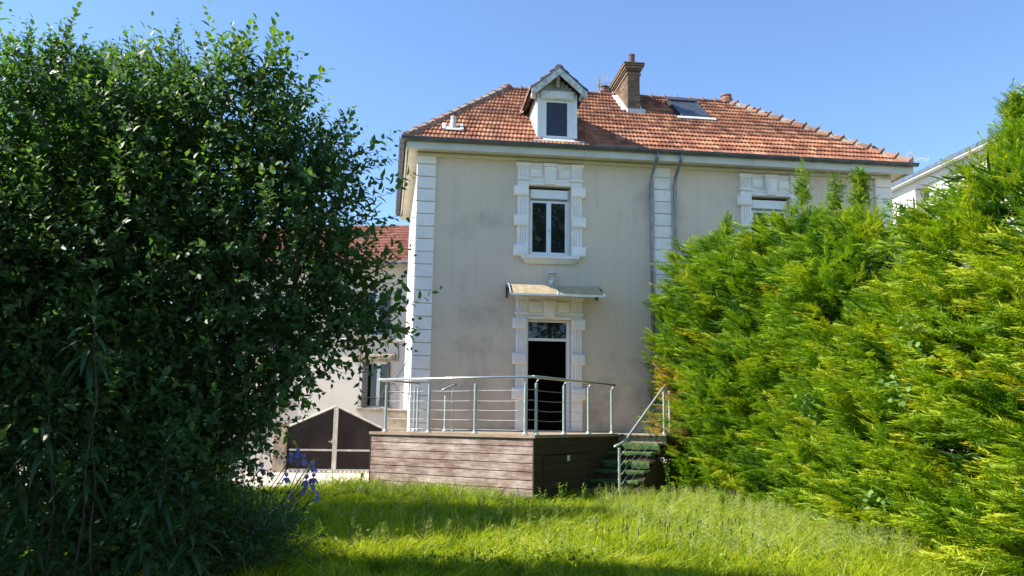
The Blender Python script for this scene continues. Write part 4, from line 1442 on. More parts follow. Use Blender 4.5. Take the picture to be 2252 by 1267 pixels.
for (a, b_) in ((gx0, gm - 0.012), (gm + 0.012, gx1)):
    lf = Lg(MB().prism([(a + 0.02, 0.03, gzb), (b_ - 0.02, 0.03, gzb), (b_ - 0.02, 0.03, gate_top(b_ - 0.02) - 0.02), (a + 0.02, 0.03, gate_top(a + 0.02) - 0.02)], (0, 0.01, 0)), 'gate_leaf', 'brown_panel')
    Lg(MB().tube([(a, 0.02, gate_top(a)), (b_, 0.02, gate_top(b_))], 0.03, 6), 'top_rail', 'gate_frame', lf)
    Lg(MB().box(a + .05, b_ - .05, 0.0, 0.045, gbar - 0.025, gbar + 0.025), 'middle_rail', 'gate_frame', lf)
    Lg(MB().box(a + .05, b_ - .05, 0.0, 0.045, gzb - 0.02, gzb + 0.03), 'bottom_rail', 'gate_frame', lf)
    inner = b_ if b_ < gm else a
    Lg(MB().box(min(inner, inner + (-0.05 if b_ < gm else 0.05)), max(inner, inner + (-0.05 if b_ < gm else 0.05)), -0.005, 0.05, gzb - 0.06, gate_top(inner) - 0.01), 'stile', 'gate_frame', lf)
    outer = a if b_ < gm else b_
    Lg(MB().box(outer - 0.02, outer + 0.02, 0.0, 0.05, gzb, gate_top(outer) - 0.02), 'stile', 'brown_panel', lf)
    for i in range(9):    # toothed bottom strip
        x = a + 0.08 + i * (b_ - a - 0.2) / 9
        Lg(MB().box(x, x + 0.075, 0.002, 0.04, gzb - 0.075, gzb - 0.022), 'bottom_tooth', 'gate_frame', lf)
Lg(MB().box(gm - 0.16, gm - 0.06, -0.04, -0.006, 0.86, 0.89).box(gm - 0.09, gm - 0.06, -0.02, 0, 0.82, 0.93), 'handle', 'alu', gate)
gwall = thing('garden_wall', 'beige rendered garden wall left of the brown gate', 'wall', (GB[0], GB[1], 0), -YAW)
MB().cbox(-6.52, -6.19, -0.1, 0.25, -0.05, 1.36, 0.015).build('gate_pier', 'stone_tan', gwall, world=False)
MB().box(-13.5, -6.53, 0.0, 0.2, -0.05, 1.30).build('wall_panel', 'render_pale', gwall, world=False)
MB().box(-13.5, -6.53, -0.04, 0.24, 1.302, 1.36).build('coping', 'stone_tan', gwall, world=False)
pillar = thing('stone_pillar', 'short tan stone pillar beside the house corner behind the railing', 'pillar', (21.5 * sa, 21.5 * ca, 0), -YAW)
MB().cbox(-3.26, -2.55, 0.0, 0.4, -0.05, 1.70, 0.02).build('shaft', 'stone_tan', pillar, world=False)
MB().cbox(-3.30, -2.50, -0.04, 0.44, 1.702, 1.77, 0.015).build('pillar_cap', 'stone_tan', pillar, world=False)

# white apartment block on the right, side wall in the sun
apt = thing('apartment_block', 'white flat-roofed apartment block with louvred panel beyond the conifers', 'building', (20, 24, 0))
ax = 18.0
ap = MB()
ap.box(ax + 0.35, 27, 14, 28.6, -0.1, 9.55)
ap.build('wall', 'render_white', apt)
MB().box(ax, ax + 0.345, 26.75, 28.6, -0.1, 9.97).build('wall_bay', 'render_white', apt)
MB().box(ax + 0.1, ax + 0.345, 23.0, 26.1, 9.30, 10.0).build('wall_bay', 'render_white', apt)
MB().box(ax - 0.28, 27.4, 13.6, 29.0, 10.27, 10.41).build('roof_slab', 'render_white', apt)
MB().box(ax + 0.02, 27.0, 14, 28.62, 10.01, 10.265).build('roof_band', 'render_white', apt)
MB().box(ax - 0.30, ax - 0.27, 13.6, 29.0, 10.31, 10.44).build('roof_edge', 'zinc', apt)
lv = MB().box(ax - 0.03, ax - 0.002, 26.8, 27.75, 7.75, 9.70).build('louvre_panel', 'brown_panel', apt)
for i in range(11):
    yy = 26.82 + i * 0.087
    MB().box(ax - 0.075, ax - 0.031, yy, yy + 0.052, 7.75, 9.70).build('louvre_slat', 'render_white', lv)
for (ya, yb) in ((24.6, 25.9),):
    w = MB().box(ax + 0.28, ax + 0.345, ya, ya + .08, 7.85, 9.27).box(ax + 0.28, ax + 0.345, yb - .08, yb, 7.85, 9.27).box(ax + 0.28, ax + 0.345, (ya + yb) / 2 - .06, (ya + yb) / 2 + .06, 7.85, 9.27).build('window', 'pvc_white', apt)
    MB().box(ax + 0.31, ax + 0.34, ya + .08, yb - .08, 7.85, 9.25).build('pane', 'pane_glass', w)
st = MB().box(18.4, 19.0, 25.2, 25.9, 10.41, 10.62).build('chimney_stack', 'render_pale', apt)
for (x, y_) in ((18.55, 25.35), (18.8, 25.75)):
    MB().lathe((x, y_, 10.62), [(0.13, 0), (0.12, 0.10), (0.15, 0.12), (0.15, 0.2), (0.12, 0.23)], 10).build('chimney_pot', 'pot_clay', st)

# ================================================================== VEGETATION
def stem_mesh(paths):
    mb = MB()
    for pts, r0, r1 in paths:
        n = len(pts)
        mb.tube(pts, [r0 + (r1 - r0) * i / (n - 1) for i in range(n)], 7)
    return mb


def wob(p, q, n, amp, rnd):
    p, q = Vector(p), Vector(q)
    out = []
    for i in range(n + 1):
        t = i / n
        a = amp * math.sin(math.pi * t)
        out.append(p + (q - p) * t + Vector((rnd.uniform(-a, a), rnd.uniform(-a, a), rnd.uniform(-a, a) * 0.6 + a * 0.6)))
    return out


def leafy_shoots(base, dirs, length, nleaf, lsize, lwid, tone_lo, tone_hi, tmpl=(LEAF_V, LEAF_F), droop=0.25, rng=RNG):
    """opposite leaves along every shoot; returns leaves and twigs"""
    n = len(base)
    s = (np.arange(nleaf) + 0.6) / nleaf
    S = np.repeat(s[None], n, 0).ravel()
    B = np.repeat(base, nleaf, 0)
    D = np.repeat(dirs, nleaf, 0)
    Lh = np.repeat(length, nleaf)
    pos = B + D * (S * Lh)[:, None]
    pos[:, 2] -= droop * (S ** 2) * Lh * 0.5
    ref = np.where(np.abs(D[:, 2:3]) > 0.85, np.array([[1., 0, 0]]), np.array([[0, 0, 1.]]))
    a1 = unit(np.cross(D, ref))
    a2 = np.cross(D, a1)
    ang = np.tile(np.arange(nleaf) * 2.4, n) + np.repeat(rng.random(n) * 6.3, nleaf) + rng.normal(0, 0.4, n * nleaf)
    out = a1 * np.cos(ang)[:, None] + a2 * np.sin(ang)[:, None]
    axv = unit(out * 0.8 + D * (0.45 + 0.5 * S[:, None]) + rng.normal(0, 0.15, out.shape))
    axv[:, 2] -= 0.12
    nr = unit(D * 0.8 - out * 0.4 + np.array([0, 0, 0.6]) + rng.normal(0, 0.25, out.shape))
    sz = lsize * np.repeat(0.72 + 0.55 * rng.random(n), nleaf) * (0.65 + 0.5 * rng.random(len(pos))) * (1.0 - 0.35 * S ** 3)
    V, F = scatter(tmpl[0], tmpl[1], pos, axv, nr, sz, sz * lwid)
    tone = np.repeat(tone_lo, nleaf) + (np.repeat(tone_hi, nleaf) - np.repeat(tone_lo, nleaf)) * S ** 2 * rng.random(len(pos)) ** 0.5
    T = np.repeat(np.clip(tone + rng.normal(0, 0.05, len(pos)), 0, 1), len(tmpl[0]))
    tw = unit(dirs + np.array([0, 0, -0.05]))
    V2, F2 = scatter(BLADE_V, BLADE_F, base, tw, np.cross(tw, rng.normal(size=tw.shape)), length, np.full(n, 0.007))
    return (V, F, T), (V2, F2, np.zeros(len(V2)))


def in_blobs(n, blobs, surf=0.5, rng=RNG):
    vol = np.array([b_[3] ** 2.2 for b_ in blobs])
    idx = rng.choice(len(blobs), n, p=vol / vol.sum())
    d = rand_dirs(n)
    rad = rng.random(n) ** surf
    c = np.array(blobs)[idx]
    sq = np.array([1.0, 0.85, 1.0])
    return c[:, :3] + d * rad[:, None] * c[:, 3:4] * sq, d, rad


def broadleaf(name, label, root, blobs, tips, nshoot, nleaf, lsize, stems, mat='leaf_shrub', group=None, tmpl=(LEAF_V, LEAF_F), cat='shrub', seed=1, lwid=0.5, keep=None, slen=(0.25, 0.55), wild=0):
    rng = np.random.default_rng(seed)
    rnd = random.Random(seed)
    t = thing(name, label, cat, root, group=group)
    inv = ROOTM[t].inverted()
    p, d, rad = in_blobs(nshoot, blobs, 0.45, rng)
    if keep is not None:
        k = keep(p)
        p, d, rad = p[k], d[k], rad[k]
    n = len(p)
    dirs = unit(d * 0.7 + np.array([0, 0, 0.55]) + rng.normal(0, 0.35, p.shape))
    ln = slen[0] + (slen[1] - slen[0]) * rng.random(n)
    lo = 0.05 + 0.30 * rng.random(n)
    hi = lo + 0.25 * rng.random(n) + np.where((rad > 0.72) & (d[:, 2] + 0.4 * d[:, 0] > 0.05), 0.6 * rng.random(n), 0)  # paler young leaves, with sunlight painted onto the top and right of the crown
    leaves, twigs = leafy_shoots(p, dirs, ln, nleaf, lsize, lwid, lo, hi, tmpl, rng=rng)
    Ls_, Tw_ = [leaves], [twigs]
    if tips:
        tp = np.array(tips, float)
        cen = np.array(blobs)
        bases, dd, ll = [], [], []
        for q in tp:
            j = np.argmin(np.linalg.norm(cen[:, :3] - q, axis=1) - cen[:, 3])
            c = cen[j, :3] + rng.normal(0, 0.1, 3)
            v_ = q - c
            if v_[2] < 0:
                v_[2] *= 0.5
            v_ /= np.linalg.norm(v_)
            L_ = 0.70 + 0.2 * rng.random()
            for rep in range(3):
                vv = v_ + rng.normal(0, 0.10 if rep else 0.02, 3)
                vv /= np.linalg.norm(vv)
                Lr = L_ * (1 if rep == 0 else 0.75)
                bases.append(q - vv * Lr + (rng.normal(0, 0.08, 3) if rep else 0) - (0.1 * v_ if rep else 0))
                dd.append(vv)
                ll.append(Lr)
        m_ = len(bases)
        l2, t2 = leafy_shoots(np.array(bases), np.array(dd), np.array(ll), 14, lsize * 1.25, lwid * 0.9, np.full(m_, 0.25), np.full(m_, 1.0) * (0.55 + 0.45 * rng.random(m_)), (LEAF_V, LEAF_F), droop=0.0, rng=rng)
        Ls_.append(l2)
        Tw_.append(t2)
    if wild:      # long young shoots standing out of the crown
        pw_, dw_, _ = in_blobs(wild * 8, blobs, 0.001, rng)
        cen = np.array(blobs)
        free = (np.linalg.norm((pw_[:, None, :] - cen[None, :, :3]) / np.array([1, 0.85, 1.0]), axis=2) > cen[None, :, 3] * 0.98).all(1) & (dw_[:, 2] > -0.1)
        pw_, dw_ = pw_[free][:wild], dw_[free][:wild]
        m_ = len(pw_)
        dd = unit(dw_ * 0.6 + np.array([0.05, 0, 0.75]) + rng.normal(0, 0.2, (m_, 3)))
        l3, t3 = leafy_shoots(pw_, dd, 0.40 + 0.40 * rng.random(m_), 15, lsize * 1.15, lwid, np.full(m_, 0.3), 0.6 + 0.4 * rng.random(m_), (LEAF_V, LEAF_F), droop=0.1, rng=rng)
        Ls_.append(l3)
        Tw_.append(t3)
    V, F, T = join_np(Ls_)
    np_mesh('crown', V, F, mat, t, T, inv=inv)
    V, F, T = join_np(Tw_)
    np_mesh('twigs', V, F, 'bark', t, inv=inv)
    for (pp, q, r0, r1) in stems:
        stem_mesh([(wob(pp, q, 7, 0.12, rnd), r0, r1)]).build('branch', 'bark', t, smooth=True)
    return t


blobs = [(-3.39, 7.81, 4.30, 0.81), (-2.50, 7.70, 4.25, 0.81), (-1.66, 7.50, 4.23, 0.72), (-1.12, 7.42, 3.70, 0.66), (-0.74, 7.35, 3.25, 0.47), (-0.58, 7.43, 2.68, 0.42), (-0.50, 7.48, 2.32, 0.29),
         (-1.46, 7.69, 2.99, 0.97), (-2.59, 7.93, 3.00, 1.20), (-3.60, 8.06, 2.99, 1.11), (-1.19, 7.62, 1.98, 0.56), (-0.95, 7.55, 2.25, 0.50), (-1.5, 7.65, 1.3, 0.42), (-2.68, 7.98, 1.56, 1.25), (-1.78, 7.75, 1.57, 0.74),
         (-3.17, 7.77, 0.69, 1.03), (-2.0, 7.51, 0.72, 0.60), (-4.7, 7.96, 3.3, 1.1), (-4.57, 8.08, 1.74, 1.32)]
blobs = [(x, y, z, max(r - (0.20 if r < 0.9 else 0.14), 0.2)) for x, y, z, r in blobs]
tips = [(-3.74, 7.51, 4.90), (-3.50, 7.45, 5.08), (-3.00, 7.40, 4.99), (-3.18, 7.45, 4.82), (-2.43, 7.31, 5.12), (-2.30, 7.32, 4.96), (-1.89, 7.26, 5.06), (-1.48, 7.20, 5.11), (-1.29, 7.20, 4.95),
        (-1.10, 7.20, 4.81), (-0.81, 7.19, 4.65), (-0.91, 7.23, 4.48), (-0.63, 7.23, 4.26), (-0.45, 7.23, 4.14), (-0.42, 7.26, 3.92), (-0.19, 7.25, 3.84), (-0.13, 7.23, 3.86), (-0.01, 7.24, 3.72),
        (-0.02, 7.35, 3.06), (0.02, 7.36, 2.98), (0.08, 7.45, 2.41), (0.05, 7.48, 2.25), (-0.03, 7.41, 2.74), (-0.24, 7.53, 2.12), (-0.75, 7.62, 1.99), (-0.81, 7.69, 1.58), (-0.26, 7.41, 2.86)]
sb = (-2.55, 8.0, 0.0)
stems = [(sb, (-2.5, 7.8, 4.4), 0.07, 0.02), ((-2.5, 8.0, 0.1), (-1.5, 7.6, 4.4), 0.06, 0.015), ((-2.4, 7.95, 0.1), (-0.75, 7.4, 3.4), 0.055, 0.012), ((-2.35, 7.9, 0.3), (-0.35, 7.45, 2.75), 0.045, 0.01),
         ((-2.6, 8.0, 0.0), (-3.5, 7.9, 4.3), 0.07, 0.02), ((-2.7, 8.0, 0.0), (-4.4, 8.0, 3.5), 0.06, 0.02), ((-2.45, 7.9, 0.2), (-1.1, 7.5, 3.8), 0.05, 0.012), ((-2.3, 7.9, 0.3), (-0.9, 7.6, 1.9), 0.04, 0.01),
         ((-1.9, 7.7, 1.9), (-0.1, 7.35, 2.95), 0.02, 0.005), ((-1.6, 7.6, 2.3), (-0.3, 7.33, 3.45), 0.018, 0.004)]
broadleaf('garden_shrub', 'large dark green leafy shrub filling the left side of the garden', (-2.55, 8.0, 0), blobs, tips, 11200, 10, 0.086, stems, seed=21, wild=110, tmpl=(LEAF4_V, LEAF4_F), lwid=0.66)

broadleaf('undergrowth_shrub', 'low dark shrub between the big shrub and the irises', (-2.3, 9.1, 0), [(-2.45, 9.2, 0.75, 0.65), (-2.15, 8.7, 0.35, 0.5), (-2.7, 8.4, 0.4, 0.6), (-2.1, 9.2, 0.40, 0.36), (-2.6, 9.5, 1.20, 0.45), (-1.75, 9.0, 0.2, 0.3), (-1.6, 8.55, 0.25, 0.42), (-1.4, 8.9, 0.2, 0.3), (-1.5, 8.15, 0.2, 0.42), (-2.0, 8.2, 0.4, 0.5)], [], 1800, 10, 0.075,
          [((-2.3, 9.1, 0), (-2.4, 9.2, 1.0), 0.03, 0.01), ((-2.3, 9.1, 0), (-2.1, 8.8, 0.6), 0.02, 0.006)], seed=22, tmpl=(LEAF4_V, LEAF4_F), lwid=0.5)

# taller trees further back on the left; their shade lies over the lawn
broadleaf('garden_tree', 'dark leafy tree half hidden behind the big shrub', (-5.6, 12.6, 0), [(-5.6, 12.9, 5.2, 1.4), (-5.0, 13.2, 4.0, 1.4), (-6.3, 12.6, 3.8, 1.5), (-5.2, 12.6, 6.1, 0.8), (-5.4, 13.7, 2.6, 1.2), (-4.6, 12.8, 5.4, 1.0), (-4.3, 12.8, 2.4, 1.2), (-5.2, 13.9, 5.0, 0.9), (-4.7, 13.4, 6.3, 0.9), (-5.0, 11.3, 3.6, 1.2), (-5.2, 10.9, 2.3, 1.3), (-4.7, 11.35, 4.1, 1.1), (-4.6, 11.8, 4.7, 1.0)], [], 6800, 10, 0.15,
          [((-5.6, 12.6, 0), (-5.5, 12.6, 5.5), 0.12, 0.03), ((-5.6, 12.6, 1.5), (-6.3, 12.3, 4.2), 0.06, 0.02), ((-5.6, 12.6, 1.6), (-4.8, 12.9, 4.4), 0.06, 0.02)], cat='tree', seed=31, tmpl=(LEAF4_V, LEAF4_F), lwid=0.4)
broadleaf('low_shrub', 'loose yellow-green shrub beside the garden wall and gate', (-4.6, 16.2, 0), [(-4.7, 15.9, 1.7, 1.1), (-4.3, 16.6, 1.1, 0.9), (-5.6, 16.0, 2.2, 1.1), (-3.9, 15.4, 0.9, 0.7), (-5.2, 14.9, 2.9, 1.2), (-5.0, 16.3, 3.1, 1.1), (-5.3, 14.9, 4.6, 1.1)], [], 2800, 10, 0.10,
          [((-4.6, 16.2, 0), (-4.6, 16.0, 2.0), 0.06, 0.02)], seed=32, tmpl=(LANCE_V, LANCE_F), lwid=0.3)
broadleaf('shading_tree', 'unseen broad dark tree left of the viewpoint, added to dim the garden shrub', (-5.5, 2.2, 0), [(-4.6, 2.6, 5.4, 2.2), (-5.8, 1.5, 4.4, 2.2), (-3.2, 1.0, 6.2, 1.9), (-4.6, 4.6, 4.6, 1.6), (-5.2, 4.6, 2.0, 1.5), (-2.0, -1.0, 6.0, 2.0), (-5.5, 0, 2.0, 2.0)], [], 1900, 10, 0.16,
          [((-5.5, 2.2, 0), (-4.6, 2.4, 5.4), 0.16, 0.04), ((-5.4, 2.2, 2), (-3.2, 1.0, 6.0), 0.08, 0.03), ((-5.4, 2.2, 2), (-4.6, 4.6, 4.6), 0.08, 0.03)], cat='tree', seed=33, tmpl=(LEAF4_V, LEAF4_F), lwid=0.45)  # out of view, added to keep sky light off the big shrub

broadleaf('shading_shrub', 'unseen dense shrub beyond the left edge of the frame, added for its shade', (-5.2, 6.0, 0), [(-5.0, 6.0, 3.0, 1.3), (-5.3, 5.6, 1.6, 1.3), (-5.4, 6.4, 4.3, 1.2), (-4.9, 4.6, 1.6, 1.2)], [], 1500, 10, 0.13,
          [((-5.2, 6.0, 0), (-5.2, 6.1, 4.2), 0.08, 0.02)], seed=34, tmpl=(LEAF4_V, LEAF4_F), lwid=0.5)  # unseen, added to block the sun from the lower left plants
for k_, (tx, ty, hh, lab) in enumerate(((8.0, -8.5, 16.5, 'tall tree behind the viewpoint, mirrored in the upper window'),)):
    broadleaf('tall_tree', lab, (tx, ty, 0), [(tx, ty, hh - 2.5, 2.4), (tx - 1.5, ty + 0.5, hh - 5, 2.6), (tx + 1.6, ty - 0.3, hh - 5.2, 2.6), (tx, ty, hh - 7.5, 3.0)], [], 900, 9, 0.38,
              [((tx, ty, 0), (tx, ty, hh - 2), 0.25, 0.05), ((tx, ty, hh - 9), (tx - 1.6, ty, hh - 4.5), 0.12, 0.04), ((tx, ty, hh - 9), (tx + 1.6, ty, hh - 4.5), 0.12, 0.04)], cat='tree', seed=35 + k_, tmpl=(LEAF4_V, LEAF4_F), lwid=0.6, slen=(0.7, 1.3))

# ---- plants with long narrow leaves in the lower left corner
def lance_plant(name, label, heads, seed):
    rng = np.random.default_rng(seed)
    rnd = random.Random(seed)
    hx = sum(h[0] for h in heads) / len(heads)
    t = thing(name, label, 'plant', (hx, 6.2, 0), group='long-leaved plants in the lower left corner')
    inv = ROOTM[t].inverted()
    parts = []
    for h in heads:
        top = Vector(h)
        base = Vector((hx + rnd.uniform(-.15, .15), 6.25 + rnd.uniform(-.1, .1), 0))
        pts = wob(base, top, 6, 0.06, rnd)
        stem_mesh([(pts, 0.010, 0.005)]).build('stem', 'bark', t)
        n = 36
        ang = np.arange(n) * 2.4 + rng.random() * 6
        el = np.linspace(1.15, -0.6, n) + rng.normal(0, 0.12, n)
        ax_ = np.stack([np.cos(ang) * np.cos(el), np.sin(ang) * np.cos(el), np.sin(el)], 1)
        pos = np.array(top)[None] + np.array([0, 0, -1.0])[None] * np.linspace(0, 0.5, n)[:, None]
        ln = 0.12 + 0.15 * np.sin(np.linspace(0.3, 2.4, n)) + rng.normal(0, 0.015, n)
        nr = np.tile([0, 0, 1.0], (n, 1)) + ax_ * 0.2
        V, F = scatter(LANCE_V, LANCE_F, pos, ax_, nr, ln, np.full(n, 0.042), bend=np.stack([np.zeros(n), np.zeros(n), -0.35 * ln], 1))
        parts.append((V, F, np.repeat(np.clip(rng.random(n) * 0.6 + np.linspace(0.4, 0, n), 0, 1), len(LANCE_V))))
    V, F, T = join_np(parts)
    np_mesh('foliage', V, F, 'leaf_lance', t, T, inv=inv)
    return t


lance_plant('long_leaf_plant', 'long-leaved plant at the bottom left edge of the photo', [(-2.58, 6.06, 1.35), (-2.51, 6.11, 0.99), (-2.29, 6.11, 0.84), (-2.44, 5.98, 1.72), (-2.7, 6.2, 0.6)], 41)
lance_plant('long_leaf_plant', 'long-leaved plant with a tall stem, between two like it in the lower left', [(-2.15, 5.98, 1.48), (-1.98, 6.07, 0.84), (-2.15, 5.83, 2.35), (-2.1, 6.1, 0.5)], 42)
lance_plant('long_leaf_plant', 'long-leaved plant nearest the irises in the lower left', [(-1.64, 5.94, 1.37), (-1.74, 5.99, 1.10), (-1.43, 5.96, 1.0), (-1.6, 6.0, 0.65)], 43)

# ---- irises
PET_V = np.array([(0, 0, 0), (0.35, 0.38, 0.10), (0.4, 0, 0.16), (0.35, -0.38, 0.10), (0.75, 0.45, 0.0), (0.8, 0, 0.10), (0.75, -0.45, 0.0), (1.0, 0.2, -0.12), (1.0, -0.2, -0.12)], float)
PET_F = np.array([(0, 2, 1), (0, 3, 2), (1, 2, 5), (1, 5, 4), (2, 3, 6), (2, 6, 5), (4, 5, 7), (5, 8, 7), (5, 6, 8)])
IR = [(-1.40, 11.06, 1.09), (-1.21, 11.06, 0.92), (-1.19, 11.09, 0.77), (-1.28, 11.10, 0.74), (-1.29, 11.12, 0.64), (-1.22, 11.10, 0.69), (-1.13, 11.12, 0.54), (-1.54, 11.13, 0.77), (-1.49, 11.08, 1.03), (-1.33, 11.06, 1.01),
      (-1.99, 11.22, 0.58), (-1.86, 11.15, 0.88), (-2.16, 11.19, 0.85), (-1.47, 11.16, 0.54)]
IRLAB = ['tallest blue iris of the clump, in front of the brown gate', 'upper right blue iris of the clump, against the dark gate', 'blue iris just below the upper right one', 'middle blue iris of the clump', 'lower middle blue iris of the clump', 'blue iris among the middle blooms, right of the dry stalk', 'lowest right blue iris, leaning over the grass', 'blue iris left of the dry stalk tip', 'second tallest blue iris, left of the tallest', 'blue iris between the tallest bloom and the dry stalk', 'pale blue iris standing low, left of the clump', 'blue iris half hidden by the shrub leaves', 'leftmost blue iris, deep in the shrub shade', 'low blue iris at the foot of the dry stalk']
rng = np.random.default_rng(51)
for k, (x, y, z) in enumerate(IR):
    bx, by = x - 0.42 + rng.normal(0, 0.06), 11.0 + rng.normal(0, 0.12)
    t = thing('iris', IRLAB[k], 'flower', (bx, by, 0), group='blue irises')
    inv = ROOTM[t].inverted()
    top = Vector((x, y, z - 0.03))
    stem_mesh([([Vector((bx, by, 0)), Vector((bx, by, 0)).lerp(top, 0.5) + Vector((-0.05, 0, 0.05)), top], 0.008, 0.005)]).build('stem', 'leaf_weed', t)
    n = 3
    a = rng.random() * 6 + np.arange(n) * 2.094
    up_ = np.stack([np.cos(a) * 0.35, np.sin(a) * 0.35, np.ones(n)], 1)
    dn = np.stack([np.cos(a + 1.05), np.sin(a + 1.05), np.full(n, -0.35)], 1)
    P1 = np.tile(np.array(top), (n, 1))
    s = 0.066 + 0.02 * rng.random()
    A1 = scatter(PET_V, PET_F, P1, up_, -np.stack([np.cos(a), np.sin(a), np.zeros(n)], 1), np.full(n, s), np.full(n, s * 0.9), bend=-0.03 * np.stack([np.cos(a), np.sin(a), np.zeros(n)], 1))
    A2 = scatter(PET_V, PET_F, P1, dn, np.tile([0, 0, 1.0], (n, 1)), np.full(n, s), np.full(n, s * 0.9), bend=np.tile([0, 0, -0.05], (n, 1)))
    V, F, T = join_np([(A1[0], A1[1], np.full(len(A1[0]), 0.5 + 0.5 * rng.random())), (A2[0], A2[1], np.full(len(A2[0]), 0.3 * rng.random()))])
    np_mesh('flower', V, F, 'petal_blue', t, T, inv=inv)
    n = 5
    ba = np.stack([bx + rng.normal(0, 0.05, n), by + rng.normal(0, 0.05, n), np.zeros(n)], 1)
    axl = unit(np.stack([0.35 + rng.normal(0, 0.25, n), rng.normal(0, 0.2, n), np.ones(n)], 1))
    V, F = scatter(BLADE_V, BLADE_F, ba, axl, rng.normal(size=(n, 3)), 0.45 + 0.25 * rng.random(n), np.full(n, 0.035))
    np_mesh('leaf_fan', V, F, 'leaf_sword', t, np.repeat(rng.random(n), 5), inv=inv)

# ---- yucca-like sword clumps and the dry stalk
SW_V = np.array([(0, 0.4, 0.03), (0, 0, 0), (0, -0.4, 0.03), (0.35, 0.5, 0.03), (0.35, 0, 0), (0.35, -0.5, 0.03), (0.7, 0.4, 0.02), (0.7, 0, 0), (0.7, -0.4, 0.02), (1, 0, 0)], float)
SW_F = np.array([(0, 1, 4), (0, 4, 3), (1, 2, 5), (1, 5, 4), (3, 4, 7), (3, 7, 6), (4, 5, 8), (4, 8, 7), (6, 7, 9), (7, 8, 9)])
def sword_clump(label, base, n, ln, seed, lean=(0.2, -0.1)):
    rng = np.random.default_rng(seed)
    t = thing('yucca', label, 'plant', base)
    inv = ROOTM[t].inverted()
    ang = np.arange(n) * 2.4
    el = np.linspace(1.4, 0.15, n) + rng.normal(0, 0.1, n)
    ax_ = np.stack([np.cos(ang) * np.cos(el) + lean[0], np.sin(ang) * np.cos(el) + lean[1], np.sin(el)], 1)
    pos = np.tile(np.array(base) + [0, 0, 0.05], (n, 1)) + rng.normal(0, 0.04, (n, 3)) * [1, 1, 0]
    L_ = ln * (0.7 + 0.5 * rng.random(n))
    V, F = scatter(SW_V, SW_F, pos, ax_, np.tile([0, 0, 1.0], (n, 1)), L_, np.full(n, 0.05), bend=np.stack([np.zeros(n), np.zeros(n), -L_ * (0.15 + 0.35 * rng.random(n))], 1))
    np_mesh('sword_leaves', V, F, 'leaf_sword', t, np.repeat(rng.random(n), len(SW_V)), inv=inv)
    stem_mesh([([Vector(base), Vector(base) + Vector((0, 0, 0.1))], 0.05, 0.04)]).build('stem', 'bark', t)


sword_clump('sword-leaved clump arching over the lawn edge below the irises', (-1.75, 9.75, 0), 42, 0.72, 61)
sword_clump('dark upright sword-leaved clump at the shrub foot left of the irises', (-2.2, 9.9, 0), 34, 0.75, 62, (-0.05, 0))
stalk = thing('dry_stalk', 'dry brown branched stalk leaning through the irises', 'stalk', (-1.66, 10.4, 0))
pts = [(-1.68, 10.40, 0), (-1.5, 10.41, 0.38), (-1.3, 10.42, 0.75), (-1.12, 10.43, 1.02)]
MB().tube(pts, [0.012, 0.012, 0.01, 0.004], 6).build('stem', 'dry_stalk', stalk)
rnd = random.Random(8)
for i in range(14):
    q = 0.35 + 0.045 * i
    p = Vector(pts[0]).lerp(Vector(pts[3]), q)
    MB().tube([p, p + Vector((rnd.uniform(0.02, 0.12), rnd.uniform(-.05, .05), rnd.uniform(0.02, 0.10)))], [0.004, 0.002], 4).build('side_twig', 'dry_stalk', stalk)

# ---- conifers on the right
def spray_template(n, seed):
    r = np.random.default_rng(seed)
    v, f = [], []

    def tri(p, q, w):
        d = np.array(q) - np.array(p)
        s = np.array([-d[1], d[0]])
        s = s / (np.linalg.norm(s) + 1e-9) * w
        k = len(v)
        v.extend([(p[0] - s[0], p[1] - s[1], 0), (p[0] + s[0], p[1] + s[1], 0), (q[0], q[1], 0)])
        f.append((k, k + 1, k + 2))
    tri((0, 0), (1, 0), 0.020)
    for i in range(n):
        u = 0.05 + 0.80 * i / n
        for s in (-1, 1):
            l = (0.42 * (1 - 0.65 * u)) * r.uniform(0.7, 1.25)
            a = r.uniform(0.30, 0.75)
            q = (u + l * math.cos(a), s * l * math.sin(a))
            tri((u, 0), q, 0.021)
            if i % 2 == 0:
                b_ = (u + (q[0] - u) * 0.4, q[1] * 0.4)
                a2 = s * a + r.choice((-1, 1)) * 0.5
                tri(b_, (b_[0] + l * 0.5 * math.cos(a2), b_[1] + l * 0.5 * math.sin(a2)), 0.016)
    V = np.array(v, float)
    V[:, 2] = -0.26 * V[:, 0] ** 2 + 0.06 * np.sin(23 * V[:, 1] + 5 * V[:, 0])
    return V, np.array(f)


SPR = [spray_template(6, s) for s in (1, 2, 3)]


